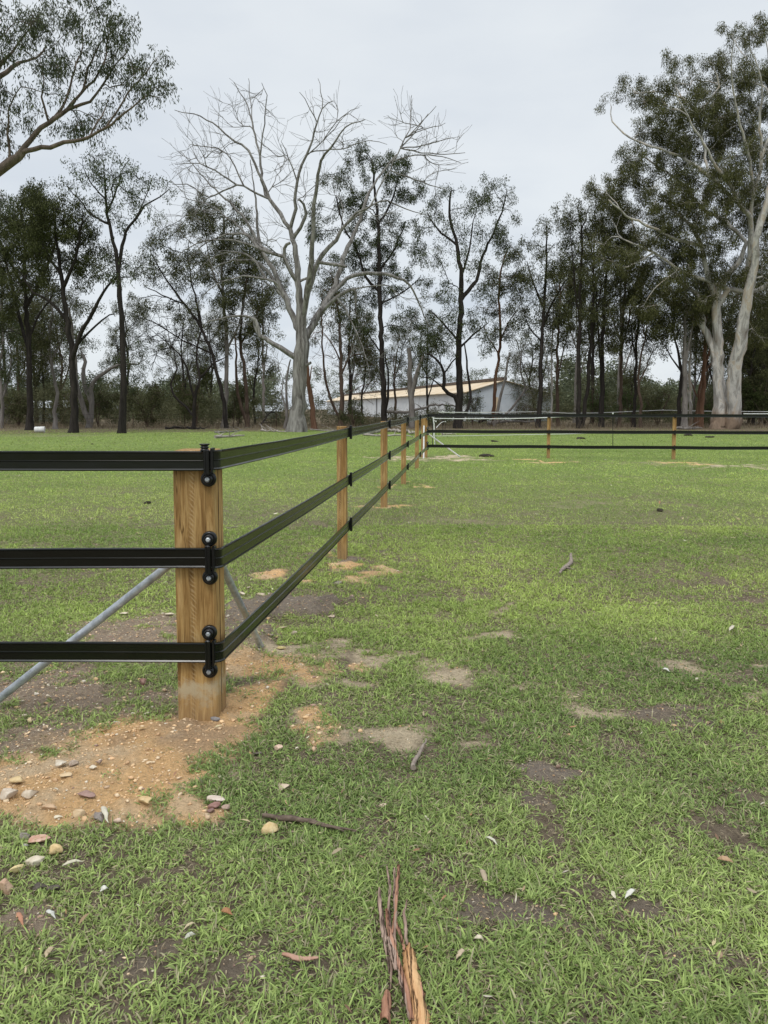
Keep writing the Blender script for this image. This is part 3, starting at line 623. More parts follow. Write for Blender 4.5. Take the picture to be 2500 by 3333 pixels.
one_leaf(620, 3060, -.5, 40, 16, (.52, .52, .42), 'pale grey green leaf below the straw coloured leaf')
one_leaf(2052, 2938, -.7, 44, 15, (.70, .68, .60), 'bright white leaf in grass at lower right')
one_leaf(2360, 2815, .2, 56, 22, (.46, .30, .18), 'brown crumpled leaf near the right photo edge')
one_leaf(2382, 2050, -.9, 26, 12, (.62, .56, .44), 'white leaf on bare patch at the right side')
one_leaf(2168, 2190, .3, 26, 12, (.72, .70, .64), 'bright white leaf beside pale dust at right middle')
one_leaf(1500, 3130, -.8, 44, 14, (.5, .4, .28), 'tan curled leaf right of the bark bundle')
one_leaf(1560, 3080, .1, 34, 16, (.66, .58, .44), 'pale yellow leaf on the bare earth right of the bark')
one_leaf(1575, 2870, 1.2, 60, 16, (.42, .34, .24), 'dull brown leaf upright in grass right of centre')
one_leaf(165, 2990, .6, 36, 12, (.6, .6, .54), 'small white leaf below the dark clods')
one_leaf(340, 2905, -.5, 30, 18, (.68, .66, .58), 'white chip like leaf right of the dark clods')
one_leaf(1600, 2745, .5, 46, 10, (.62, .6, .48), 'pale speckled leaf strip in grass right of the stick')

def stick(name, lab, path, rads, mat, z=.018, group=None, fork=None):
    c = G(*path[0]); e_ = empty(name, (c[0], c[1], 0), lab, 'stick', group)
    def pts(pa):
        r = []
        for i, p in enumerate(pa):
            g = G(*p[:2]); zz = p[2] if len(p) > 2 else 0; r.append((g[0], g[1], float(gz(g[0:1], g[1:2])[0]) + z + zz))
        R = []
        for a, b in zip(r[:-1], r[1:]):
            for t in (0, .34, .67): R.append([a[k] * (1 - t) + b[k] * t + random.gauss(0, .0022 * (1 + abs(a[1]) / 20)) for k in range(3)])
        R.append(r[-1]); return R
    m = MB(); P = pts(path); m.tube(P, [np.interp(i / (len(P) - 1), np.linspace(0, 1, len(rads)), rads) * random.uniform(.9, 1.1) for i in range(len(P))], 8)
    m.build('stem', mat, e_)
    for fk in fork or []:
        m = MB(); P = pts(fk[0]); m.tube(P, [np.interp(i / (len(P) - 1), [0, 1], fk[1]) for i in range(len(P))], 6); m.build('twig', mat, e_)
STICK = mat_simple('dark_stick', (.07, .05, .038), (.2, .15, .115), 30, .85, .8, .004, (1, 1, 1))
STICKP = mat_simple('grey_stick', (.16, .13, .11), (.36, .30, .25), 30, .85, .8, .004)
stick('stick', 'long dark stick lying left of centre on the lawn', [(856, 2664), (930, 2675), (1010, 2685), (1070, 2700), (1160, 2712)], [.008, .011, .009, .007, .003], STICK, .022, None, [([(940, 2668), (1020, 2690), (1120, 2712)], [.006, .003])])
stick('stick', 'short frayed brown bark stick upright below the pale dust', [(1342, 2508), (1356, 2480, .01), (1372, 2458, .02), (1388, 2424, .02)], [.012, .009, .008, .002], STICKP)
stick('stick', 'forked grey stick alone in the middle of the paddock', [(1822, 1880), (1838, 1862), (1860, 1845), (1858, 1826, .04)], [.012, .022, .022, .012], STICKP, .03, None, [([(1838, 1862), (1866, 1868)], [.01, .006])])
stick('stick', 'thin straw coloured stick right behind the near post', [(736, 1723), (760, 1720), (778, 1718)], [.006, .007, .005], STICKP)

# ------------------------------------------------------------------ the paddock fence
front = W(640, 2000, P0[1])[1]
Y0 = P0[1]
A = math.radians(6.3); U = np.array([math.sin(A), math.cos(A), 0]); NR = np.array([math.cos(A), -math.sin(A), 0])
xl = W(571, 1950, Y0)[0]; xr = W(703, 1950, Y0)[0]; wpost = xr - xl
zt = [(W(600, a, Y0 - .03)[2], W(600, b, Y0 - .03)[2]) for a, b in ((1465, 1530), (1785, 1851), (2091, 2156))]
print('post', xl, xr, Y0, 'rails', zt)
corner = np.array([xr, Y0, 0.0])
fence = empty('paddock_fence', ((xl + xr) / 2, Y0 + .1, 0), 'timber post fence with three black flat plastic rails round the paddock', 'fence')
def rail_profile(z0, z1):
    h = z1 - z0; t = .006
    # (offset outward, z): bead at each edge and a raised bead in the middle
    return [(0, z0), (t * 1.7, z0 + .001), (t * 2.0, z0 + .006), (t * 1.1, z0 + .012), (t, z0 + h * .46), (t * 1.9, z0 + h * .49), (t * 1.9, z0 + h * .51), (t, z0 + h * .54), (t * 1.1, z1 - .012), (t * 2.0, z1 - .006), (t * 1.7, z1 - .001), (0, z1)]
def sweep(path, prof_fn, mat, name):
    """path: list of (x, y, nx, ny, dz); nx, ny = outward side"""
    V = []; F = []; n = None
    for (x, y, nx, ny, z0, z1) in path:
        pr = prof_fn(z0, z1); n = len(pr)
        V += [(x + nx * o, y + ny * o, z) for o, z in pr]
    for i in range(len(path) - 1):
        for k in range(n): F.append((i * n + k, i * n + (k + 1) % n, (i + 1) * n + (k + 1) % n, (i + 1) * n + k))
    F.append(tuple(range(n))); F.append(tuple(range((len(path) - 1) * n, len(path) * n))[::-1])
    m = MB(); m.add(V, F); return m.build(name, mat, fence)
# places of the line posts, measured along the side run from the near corner
def along(px, py):
    g = G(px, py); return float(np.dot(g - corner, U))
ts = [along(1127, 1822), along(1268, 1655), along(1326, 1577), along(1365, 1524), along(1392, 1489)]
print('line post distances', ts)
Lf = ts[-1] if 18 < ts[-1] < 23 else 20.4
ts = ts[:4]
FC = corner + U * Lf                      # far corner, right side face
dv = np.array([10.0, -1.25, 0]); dv /= np.linalg.norm(dv); nv_ = np.array([dv[1], -dv[0], 0])   # far run heading right; nv_ faces the camera
BASEZ = zt
for k, (z1, z0) in enumerate(BASEZ):
    off = .030; path = []
    for x in np.linspace(-9, xr - .05, 14): path.append((x, Y0 - off, 0, -1, z0 + .005 * math.sin(x * 1.1 + 2 * k), z1 + .005 * math.sin(x * 1.1 + 2 * k) + .0015 * math.sin(x * 3.1)))
    cx_, cy_ = xr - .012, Y0 + .012; rad = .036         # rounded turn about the post corner
    for a in np.linspace(-90, -6.3, 7):
        ar = math.radians(a); path.append((cx_ + math.cos(ar) * (rad + .006), cy_ + math.sin(ar) * (rad + .006), math.cos(ar), math.sin(ar), z0, z1))
    st = [0] + ts + [Lf - .12]
    for a, b in zip(st[:-1], st[1:]):
        for f_ in (.08, .3, .55, .8, 1.0):
            t = a + (b - a) * f_; sag = -.008 * math.sin(math.pi * f_) ; lift = (.03 if k == 0 else 0) * t / Lf
            p = corner + U * t + NR * off; path.append((p[0], p[1], NR[0], NR[1], z0 + sag + lift, z1 + sag + lift))
    lift = .03 if k == 0 else 0
    # inner turn to the far run
    p1 = corner + U * (Lf - .06) + NR * .045; nm = NR + nv_; nm = nm / np.linalg.norm(nm)
    path.append((p1[0], p1[1], nm[0], nm[1], z0 + lift, z1 + lift))
    for t in (.12, .4, 1, 2, 3.2, 3.9, 5, 6.5, 7.9, 9, 10.5, 12, 15, 18, 22):
        p = FC + dv * t + nv_ * .03 + NR * .045
        hh = .006 * math.sin(t * 1.7 + k) ; path.append((p[0], p[1], nv_[0], nv_[1], z0 + lift + hh, z1 + lift + hh))
    o = sweep(path, rail_profile, PLASTIC, 'rail')
    o['label'] = ['topmost black rail', 'middle black rail', 'lowest black rail'][k]
def post(c, sx, sy, h, ang, bev=.006, lab=None, split=False):
    m = MB(); m.box((0, 0, -.35), sx, sy, h + .35, 0, bev)
    o = m.build('post', WOOD, None); o.parent = fence
    o.location = Vector((c[0], c[1], 0)) - Vector(fence.location); o.rotation_euler = (0, 0, ang)
    if lab: o['label'] = lab
    return o
np_ = post(((xl + xr) / 2, Y0 + wpost / 2), wpost, wpost, zt[0][0] - .004, 0, .010, 'thick square corner post nearest the camera')
# drying crack down the right face
CR = MB(); cxk = xr + .0006
pts_ = [(cxk, Y0 + .085 + .003 * math.sin(z * 7) + .002 * math.sin(z * 23), z) for z in np.linspace(0.02, zt[0][0] - .02, 40)]
CR.tube(pts_, [.0016] * 40, 5); ck = CR.build('crack', mat_simple('dark_crack', (.02, .012, .008), (.04, .025, .015)), np_)
ck.matrix_parent_inverse = Matrix.Translation(-Vector(((xl + xr) / 2, Y0 + wpost / 2, 0)))
for i, t in enumerate(ts):
    wp = .098 if i == 0 else .102
    p = corner + U * (t + .05) - NR * wp / 2
    post((p[0], p[1]), wp, wp, [1.415, 1.40, 1.385, 1.375][i], -A, .004)
    for k, (z1, z0) in enumerate(BASEZ):
        lift = (.03 if k == 0 else 0) * t / Lf
        c = corner + U * (t + .05) + NR * .046; m = MB(); m.box((c[0], c[1], z0 + lift - .022), .026, .034, (z1 - z0) + .044, -A, .003)
        m.build('clip', BLACK, fence)
p = FC - NR * .10 + U * .10
post((p[0], p[1]), .2, .2, 1.385, -A, .006, 'thick square post at the far corner')
fp = []
for px, py in ((1783, 1494), (2194, 1497), (2640, 1502)):
    g = G(px, py); d = g - FC; t = float(np.dot(d, dv)); fp.append(t)
print('far posts', fp)
for t in fp + [fp[-1] + 4]:
    p = FC + dv * t + NR * .045 - nv_ * .052; ang = math.atan2(dv[1], dv[0])
    post((p[0], p[1]), .10, .10, 1.36, ang, .004)
    for k, (z1, z0) in enumerate(BASEZ):
        lift = (.03 if k == 0 else 0)
        c = FC + dv * t + NR * .045 + nv_ * .046; m = MB(); m.box((c[0], c[1], z0 + lift - .024), .03, .03, (z1 - z0) + .048, ang, .003); m.build('clip', BLACK, fence)
# insulator brackets: saddle bar over the rail with a roller above and below
def bracket(cx, cy, z0, z1, nx, ny, top=True, bot=True, cap=False, s=1.0):
    n3 = np.array([nx, ny, 0.]); sx3 = np.array([-ny, nx, 0.]); c = np.array([cx, cy, 0.]); ang = math.atan2(-nx, ny) + math.pi
    m = MB(); rr = .0385 * s
    za = z0 - (.045 if bot else 0); zb = z1 + (.045 if top else .006)
    m.box(c + n3 * .056 + np.array([0, 0, z0 - .02]),   .027 * s, .020, (z1 - z0) + (.04 if top else .026), ang, .006)
    m.box(c + n3 * .030 + sx3 * .026 * s + np.array([0, 0, z0 - .012]), .012 * s, .055, (z1 - z0) + .024, ang, .002)
    m.box(c + n3 * .068 + sx3 * -.006 + np.array([0, 0, z0 - .02]), .009 * s, .010, (z1 - z0) + (.04 if top else .02), ang, .003)
    b = m.build('bracket', BLACK, fence)
    for flag, z in ((top, z1 + .046 * s), (bot, z0 - .046 * s)):
        if not flag: continue
        h = MB(); cc = c + np.array([0, 0, z])
        h.lathe(cc, n3, [(rr * .9, .0), (rr, .006), (rr, .020), (rr * .93, .027), (rr * .66, .030), (rr * .62, .026), (rr * .60, .040), (rr * .52, .046), (rr * .36, .046), (rr * .34, .040), (.001, .040)], 28)
        h.build('roller', BLACK, b)
        w_ = MB(); w_.lathe(cc + n3 * .039, n3, [(rr * .36, 0), (rr * .36, .003), (.001, .003)], 20); w_.lathe(cc + n3 * .041, n3, [(rr * .30, 0), (rr * .30, .008), (rr * .22, .010), (.001, .010)], 6, False); w_.build('bolt', STEEL, b)
    if cap:
        h = MB(); cc = c + n3 * .045 - sx3 * .01 + np.array([0, 0, z1 - .004])
        h.lathe(cc, (0, 0, 1), [(.021, 0), (.021, .008), (.017, .010), (.017, .014), (.021, .016), (.021, .021), (.017, .023), (.017, .027), (.025, .031), (.025, .036), (.001, .036)], 24)
        h.build('cap', BLACK, b)
bx = [W(674, 1500, Y0 - .04)[0], W(679, 1820, Y0 - .04)[0], W(679, 2120, Y0 - .04)[0]]
for k, (z1, z0) in enumerate(zt): bracket(bx[k], Y0, z0, z1, 0, -1, top=k > 0, cap=k == 0)
for k, (z1, z0) in enumerate(zt):
    c = FC - U * .02 + NR * .05; c = FC + NR * .012
    bracket(c[0], c[1] - .02, z0 + .015, z1 + .015, nv_[0], nv_[1], top=k > 0, s=1.0)
# galvanised stays
def stay(p0, p1, r, mat, lab, n=10):
    m = MB(); p0 = np.array(p0); p1 = np.array(p1)
    m.tube([p0 + (p1 - p0) * t for t in np.linspace(0, 1, 5)], r, 14); o = m.build('stay', mat, fence); o['label'] = lab
def fg(px, py):   # foot on the ground
    g = G(px, py); return np.array([g[0], g[1], -.06])
pa = W(585, 1812, Y0 + .12); pb = W(0, 2272, Y0 + .12); pe = pa + (pb - pa) * 1.16
stay(pa, pe, .0215, STEEL, 'galvanised stay leaning left from the near post')
gB = G(858, 2100); pb = np.array([gB[0], gB[1], -.05]); pa = W(700, 1795, Y0 + .21)
stay(pa, pb, .021, STEEL, 'galvanised stay behind the near post on its right')
pa = FC + np.array([.0, .12, .80]); g = G(1503, 1488); stay(pa, (g[0], g[1], -.03), .024, WHITE, 'white stay leaning right from the far corner')
g = G(1379, 1492); stay(W(1380, 1386, Y0 + Lf - .15), (g[0] , g[1], -.03), .026, WHITE, 'white stay left of the far corner post')

# ------------------------------------------------------------------ electric tape fence behind
tf = G(1410, 1449); tape = empty('tape_fence', (tf[0], tf[1], 0), 'temporary electric fence of white tape on thin posts beyond the black rails', 'fence')
def tpost(px, ytop, ybase, r=.011, mat=BLACK, topw=True):
    g = G(px, ybase); t = W(px, ytop, g[1]); m = MB(); m.tube([(g[0], g[1], -.1), (t[0], t[1], t[2])], r, 8); o = m.build('post', mat, tape)
    if topw: m = MB(); m.lathe((t[0], t[1], t[2] - .03), (0, 0, 1), [(.02, 0), (.032, .02), (.03, .05), (.01, .07)], 10); m.build('insulator', WHITE, o)
    return t
t0 = tpost(1408, 1358, 1450, .014)
for px, a, b in ((1419, 1372, 1447), (1429, 1340, 1420), (1440, 1339, 1418), (1445, 1340, 1414), (1450, 1372, 1398)): tpost(px, a, b, .012)
tpost(1995, 1346, 1458, .013); tpost(1757, 1338, 1390, .018); tpost(1951, 1338, 1388, .018); tpost(2158, 1333, 1386, .018); tpost(1826, 1352, 1380, .016, BLACK, False)
def tline(pts, w_, name='tape'):
    m = MB(); V = []; n = len(pts)
    P = [np.array(W(px, py, Y)) for px, py, Y in pts]; Q = []
    for a, b in zip(P[:-1], P[1:]):
        for t in (0, .25, .5, .75): Q.append(a + (b - a) * t)
    Q.append(P[-1])
    m.tube(Q, w_, 6); m.build(name, WHITE, tape)
Y1 = tf[1]
tline([(1409, 1362, Y1), (1500, 1363, Y1 - .2), (1620, 1363, Y1 - .8), (1740, 1361, Y1 - 1.4), (1870, 1355, Y1 - 2), (1995, 1350, Y1 - 2.5)], .020)
tline([(1409, 1419, Y1), (1500, 1418.5, Y1 - .2), (1700, 1415, Y1 - 1), (1995, 1410, Y1 - 2.5)], .011)
tline([(1429, 1342, 44), (1560, 1343, 52), (1757, 1340, 64), (1850, 1345, 65), (1951, 1344, 65.5), (2060, 1339, 66), (2158, 1335, 66.5), (2330, 1339, 67), (2500, 1340, 67), (2750, 1338, 67)], .03)
tline([(2420, 1347, 50), (2500, 1347, 50), (2700, 1348, 50)], .03)
m = MB()
cpt = W(1409, 1362, Y1); m.tube([cpt + np.array([.01, -.02, 0]), cpt + np.array([.05, -.03, -.25]), cpt + np.array([.06, -.02, -.5]), cpt + np.array([.02, -.02, -.78])], [.02, .03, .03, .02], 6)
m.tube([cpt, cpt + np.array([.10, -.02, .11])], .014, 6); m.tube([cpt, cpt + np.array([.09, -.02, -.12])], .014, 6); m.tube([cpt + np.array([.05, -.02, -.4]), cpt + np.array([.10, -.02, -1.25])], .02, 6)
m.build('loose_tape', WHITE, tape)
tline([(1420, 1393, 34), (1428, 1383, 38), (1437, 1375, 42), (1445, 1372, 45), (1451, 1373, 48)], .016)

# ------------------------------------------------------------------ old wire fence along the trees
wf = empty('wire_fence', (-12, 60, 0), 'old wire fence on rusty pickets along the edge of the trees at left', 'fence')
RUST = mat_simple('rusty_steel', (.03, .02, .016), (.09, .06, .045), 20)
tops = []
for px in (-60, 92, 250, 434, 602, 760, 900):
    g = G(px, 1393); m = MB(); m.tube([(g[0], g[1], -.1), (g[0], g[1], 1.15)], .03, 6); m.build('post', RUST, wf); tops.append(g)
for h in (.4, .75, 1.1):
    m = MB(); m.tube([(g[0], g[1] - .03, h) for g in tops], .008, 4); m.build('wire', RUST, wf)

# ------------------------------------------------------------------ sheds
def shed():
    e_ = empty('shed', (13, 90, 0), 'long pale metal shed with rust yellow roof behind the trees', 'shed')
    apex = W(1640, 1238, 92); ap2 = W(1118, 1291, 205); e1 = W(1557, 1275, 89); 
    d = (ap2 - apex)[:2]; L = np.linalg.norm(d); d = d / L; pn = np.array([d[1], -d[0]])      # pn points right
    if pn[0] < 0: pn = -pn
    hw = 5.2; zr = float(apex[2]); ze = zr - 1.35
    # move the gable so that its left corner falls at the measured place
    A0 = np.array([apex[0], apex[1]])
    def P(s, t, z): q_ = A0 + pn * s + d * t; return (q_[0], q_[1], z)
    roofm, ntr, br = M('rusty_yellow_roof', (.5, .38, .22), .6, .3)
    n = noise(ntr, .25, 7, .6); r = ramp(ntr, n.outputs[0], [(.3, (.50, .37, .21)), (.5, (.62, .49, .33)), (.75, (.70, .61, .48))])
    wv = N(ntr, 'ShaderNodeTexWave'); wv.inputs['Scale'].default_value = 1.6; t = N(ntr, 'ShaderNodeTexCoord'); ntr.links.new(t.outputs['Object'], wv.inputs[0])
    bump(ntr, br, wv.outputs[0], .3, .05); ntr.links.new(r.outputs[0], br.inputs['Base Color'])
    wallm = mat_simple('pale_sheet_wall', (.50, .56, .62), (.62, .67, .72), .6, .55, .2, .02)
    wallw = mat_simple('white_curtain_wall', (.66, .68, .70), (.8, .81, .82), .5, .6, .2, .02)
    trim = mat_simple('dark_ridge', (.08, .06, .05), (.16, .12, .09), 2)
    hwl = 4.6; hwr = 6.5
    m = MB(); m.add([P(-hwl, 0, 0), P(-hwl, 0, ze), P(0, 0, zr), P(hwr, 0, ze - .3), P(hwr, 0, 0)], [(0, 1, 2, 3, 4)]); m.add([P(-hwl, L, 0), P(-hwl, L, ze), P(0, L, zr), P(hwr, L, ze - .3), P(hwr, L, 0)], [(0, 1, 2, 3, 4)]); m.add([P(hwr, 0, 0), P(hwr, 0, ze - .3), P(hwr, L, ze - .3), P(hwr, L, 0)], [(0, 1, 2, 3)]); m.build('wall', wallm, e_)
    m = MB(); m.add([P(-hwl, 0, 0), P(-hwl, 0, ze), P(-hwl, L, ze), P(-hwl, L, 0)], [(0, 1, 2, 3)]); o = m.build('wall', wallw, e_); o['label'] = 'white side wall'
    m = MB()
    for s0, s1, za, zb in ((-hwl - .5, 0, ze - .12, zr + .05), (0, hwr + .3, zr + .05, ze - .35)):
        v = [P(s0, -.3, za), P(s1, -.3, zb), P(s1, L, zb), P(s0, L, za)]; m.add(v + [(x, y, z - .08) for x, y, z in v], [(0, 1, 2, 3), (7, 6, 5, 4), (0, 1, 5, 4), (1, 2, 6, 5), (2, 3, 7, 6), (3, 0, 4, 7)])
    m.build('roof', roofm, e_)
    m = MB(); v = [P(-.35, -.2, zr + .02), P(.35, -.2, zr + .02), P(.35, L, zr + .02), P(-.35, L, zr + .02)]; m.add(v + [(x, y, z + .38) for x, y, z in v], [(4, 5, 6, 7), (0, 1, 5, 4), (1, 2, 6, 5), (2, 3, 7, 6), (3, 0, 4, 7)]); m.build('ridge_vent', trim, e_)
    for t in range(0, int(L), 26):
        m = MB(); q_ = P(-hwl - .12, t, 0); m.box((q_[0], q_[1], 0), .16, .16, ze - .05, 0); m.build('column', mat_simple('column_paint', (.1, .1, .1), (.2, .2, .2)) if t == 0 else bpy.data.materials['column_paint'], e_)
    m = MB(); q_ = P(-1.0, -.06, 0); m.box((q_[0], q_[1], 0), .5, .1, ze * .8, 0); m.build('downpipe', roofm, e_)
shed()
def small_shed(px, py, Y, wd, h, lab):
    b = W(px, py, Y); e_ = empty('shed', (b[0], Y, 0), lab, 'shed'); m = MB()
    m.box((b[0], Y, 0), wd, 4, h, .2); m.build('wall', mat_simple('green_grey_wall', (.16, .18, .17), (.26, .28, .26), 3), e_)
    m = MB(); z = h
    ca, sa = math.cos(.2), math.sin(.2); R = lambda x, y, z: (b[0] + x * ca - y * sa, Y + x * sa + y * ca, z)
    hw = wd / 2 + .3; v = [R(-hw, -2.3, z), R(hw, -2.3, z), R(hw, 0, z + .9), R(-hw, 0, z + .9), R(hw, 2.3, z), R(-hw, 2.3, z)]
    m.add(v, [(0, 1, 2, 3), (3, 2, 4, 5), (1, 4, 2), (0, 3, 5), (0, 5, 4, 1)]); m.build('roof', mat_simple('white_sheet_roof', (.62, .66, .68), (.75, .78, .8), 2, .4), e_)
small_shed(185, 1352, 92, 5.0, 1.7, 'small white roofed shed glimpsed between the left trunks')
small_shed(872, 1362, 120, 4.0, 1.2, 'tiny white roof low beyond the scrub left of the dead tree')
# white bucket
g = G(127, 1408); bk = empty('bucket', (g[0], g[1], 0), 'white plastic drum lying at the tree edge on the left', 'bucket')
m = MB(); m.lathe((g[0] - .28, g[1], .2), (1, .2, 0), [(.17, 0), (.19, .02), (.2, .28), (.19, .3), (.2, .32), (.21, .56), (.17, .58)], 20); m.build('body', WHITE, bk)
m = MB(); m.lathe((g[0] + .30, g[1] + .11, .2), (1, .2, 0), [(.215, 0), (.215, .03), (.2, .035)], 20); m.build('lid', WHITE, bk)

# ------------------------------------------------------------------ trees
def interp_path(P, R, step):
    P = np.array(P, float); R = np.array(R, float)
    # Catmull-Rom style smoothing
    out_p, out_r = [], []
    for i in range(len(P) - 1):
        p0 = P[max(i - 1, 0)]; p1 = P[i]; p2 = P[i + 1]; p3 = P[min(i + 2, len(P) - 1)]
        n = max(2, int(np.linalg.norm(p2 - p1) / step))
        for k in range(n):
            t = k / n
            out_p.append(.5 * ((2 * p1) + (-p0 + p2) * t + (2 * p0 - 5 * p1 + 4 * p2 - p3) * t * t + (-p0 + 3 * p1 - 3 * p2 + p3) * t ** 3)); out_r.append(R[i] * (1 - t) + R[i + 1] * t)
    out_p.append(P[-1]); out_r.append(R[-1]); return np.array(out_p), np.array(out_r)
class Tree:
    def __init__(s, Y, seed=0, step=.5, jit=.06):
        s.Y = Y; s.r = np.random.default_rng(seed); s.pos = []; s.par = []; s.rad = []; s.fix = []; s.dir = []; s.step = step; s.jit = jit
        s.tips = []
    def node(s, p, par, rad, fix):
        d = np.array([0, 0, 1.]) if par < 0 else np.array(p) - s.pos[par]; l = np.linalg.norm(d); d = d / l if l > 1e-6 else np.array([0, 0, 1.])
        s.pos.append(np.array(p, float)); s.par.append(par); s.rad.append(rad); s.fix.append(fix); s.dir.append(d); return len(s.pos) - 1
    def limb(s, pts, r0, r1, dz0=0., dz1=None, attach=True, flare=0):
        """pts: photo points; r0, r1 radius in photo px; dz: depth offset from the tree's distance, metres"""
        n = len(pts)
        if dz1 is None: dz1 = dz0
        RL = r0 if hasattr(r0, '__len__') else None
        P = [W(px, py, s.Y + dz0 + (dz1 - dz0) * i / max(n - 1, 1)) for i, (px, py) in enumerate(pts)]
        k = mpp(s.Y); R = [v * k for v in RL] if RL else [(r0 + (r1 - r0) * i / max(n - 1, 1)) * k for i in range(n)]
        par = -1
        if s.pos and attach:
            A_ = np.array(s.pos); d = np.linalg.norm(A_ - P[0], axis=1); par = int(np.argmin(d)); P[0] = A_[par]; R[0] = min(R[0], s.rad[par] * .95)
            if n > 1 and dz1 == dz0:      # drift out of the trunk's plane to a real depth
                dz = s.r.uniform(-1, 1) * .45 * np.linalg.norm((P[-1] - P[0])[[0, 2]])
                for i in range(1, n):
                    Yi = P[0][1] + dz * (i / (n - 1)); P[i] = W(pts[i][0], pts[i][1], Yi)
        if par < 0 and flare: P[0][2] = -.15
        PP, RR = interp_path(P, R, s.step)
        L = len(PP)
        if s.jit: PP[1:-1] += s.r.normal(0, 1, PP[1:-1].shape) * np.minimum(s.jit, RR[1:-1] * .9 + .015)[:, None]
        if par < 0 and flare:
            h = PP[:, 2] - PP[0, 2]; RR = RR * (1 + flare * np.exp(-h / (RR[0] * 1.8)))
        st = 0 if par < 0 else 1
        for i in range(st, L): par = s.node(PP[i], par, RR[i], True)
        return par
    def targets(s, ell, spacing, depth=.8, jitter=1.0, fill=1.0):
        T = []
        for e_ in ell:
            cx, cy, rx, ry = e_[:4]; de = e_[4] if len(e_) > 4 else s.r.uniform(-1, 1) * s.spread
            area = math.pi * rx * ry * mpp(s.Y) ** 2; n = max(1, int(area * fill / spacing ** 2 * 1.25))
            dm = min(rx, ry) * mpp(s.Y) * depth
            for _ in range(n):
                a = s.r.uniform(0, 2 * math.pi); q_ = math.sqrt(s.r.uniform(0, 1)); T.append(W(cx + rx * q_ * math.cos(a), cy + ry * q_ * math.sin(a), s.Y + de + s.r.uniform(-1, 1) * dm))
        return T
    spread = 1.5
    def grow(s, T, rt=.012, up=.25, back=.8, wob=.10):
        T = np.array(T); A_ = np.array(s.pos); d0 = np.array([np.min(np.linalg.norm(A_ - t, axis=1)) for t in T]); 
        for t in T[np.argsort(d0)]:
            A_ = np.array(s.pos); D_ = np.array(s.dir); v = t - A_; d = np.linalg.norm(v, axis=1) + 1e-6
            cs = np.einsum('ij,ij->i', v, D_) / d; cost = d * (1 + back * (1 - cs)) + np.where(A_[:, 2] > t[2] + .5, .6 * (A_[:, 2] - t[2]), 0)
            i = int(np.argmin(cost)); p0 = A_[i]; dist = d[i]; vd = v[i] / dist
            c = p0 + (D_[i] * .5 + vd * .5 + np.array([0, 0, up])) * dist * .45
            n = max(2, int(dist / s.step)); par = i
            for k in range(1, n + 1):
                u = k / n; p = (1 - u) ** 2 * p0 + 2 * u * (1 - u) * c + u * u * t
                if k < n: p = p + s.r.normal(0, wob * s.step, 3)
                par = s.node(p, par, 0, False)
            s.tips.append(par)
    def twigs(s, n, L, droop=0.0, out=.6, seg=2, sig=.55):
        """fine twigs at each tip; returns twig end points"""
        E = []
        c = np.mean(np.array(s.pos), axis=0)
        for tp in list(s.tips):
            p0 = s.pos[tp]; d0 = s.dir[tp]
            for _ in range(n):
                d = d0 * out + s.r.normal(0, sig, 3) + np.array([0, 0, -droop]); d /= np.linalg.norm(d); l = L * s.r.uniform(.5, 1.2); par = tp
                for k in range(seg):
                    d = d + s.r.normal(0, .22, 3) + np.array([0, 0, -droop * .4]); d /= np.linalg.norm(d); par = s.node(s.pos[par] + d * l / seg, par, 0, False)
                E.append(s.pos[par])
        s.ends = E; return E
    def radii(s, rt=.010, e=.46):
        n = len(s.pos); cnt = np.zeros(n)
        hasch = np.zeros(n, bool)
        for i in range(n):
            if s.par[i] >= 0: hasch[s.par[i]] = True
        cnt[~hasch] = 1
        for i in range(n - 1, 0, -1):
            if s.par[i] >= 0: cnt[s.par[i]] += cnt[i]
        R = np.array(s.rad)
        for i in range(n):
            if not s.fix[i]:
                r = rt * .8 * cnt[i] ** (e * .88); p = s.par[i]
                if p >= 0: r = min(r, R[p] * .85 if s.fix[p] else R[p])
                R[i] = max(r, rt * .8)
        s.R = R; return R
    def mesh(s, name, thick=.05, n1=10, n2=4):
        n = len(s.pos); P = np.array(s.pos); par = np.array(s.par); R = s.R; D = np.array(s.dir)
        main = np.full(n, -1)
        for i in range(n):
            p = par[i]
            if p >= 0 and (main[p] < 0 or R[i] > R[main[p]]): main[p] = i
        Dn = D.copy(); hm = main >= 0; Dn[hm] = D[hm] + D[main[hm]]; Dn /= np.linalg.norm(Dn, axis=1)[:, None] + 1e-9
        ref = np.array([.31, .93, .12]); ref /= np.linalg.norm(ref)
        def frame(d):
            a = np.cross(d, ref); a /= np.linalg.norm(a, axis=1)[:, None] + 1e-9; return a, np.cross(d, a)
        Vs, Fs, b = [], [], 0
        E = np.where(par >= 0)[0]; ismain = main[par[E]] == E
        for cls, ns in ((True, n1), (False, n2)):
            e_ = E[(R[E] > thick) == cls]; 
            if not len(e_): continue
            im = (main[par[e_]] == e_) & ((R[par[e_]] > thick) == cls) | ((main[par[e_]] == e_))
            q_ = np.arange(ns) * 2 * math.pi / ns; co, si = np.cos(q_), np.sin(q_)
            used = np.unique(np.concatenate([e_, par[e_][im]])); idx = np.full(n, -1); idx[used] = np.arange(len(used))
            a, b2 = frame(Dn[used]); rr = R[used]
            lump = 1 + (.10 * np.sin(3 * q_[None] + used[:, None] * .7) + .06 * s.r.normal(size=(len(used), ns))) * (rr[:, None] > .1)
            ring = P[used][:, None] + (a[:, None] * co[None, :, None] + b2[:, None] * si[None, :, None]) * (rr[:, None] * lump)[:, :, None]
            sb = e_[~im]; a, b2 = frame(D[sb]) if len(sb) else (np.zeros((0, 3)),) * 2
            r_s = np.minimum(R[sb] * 1.15, R[par[sb]])
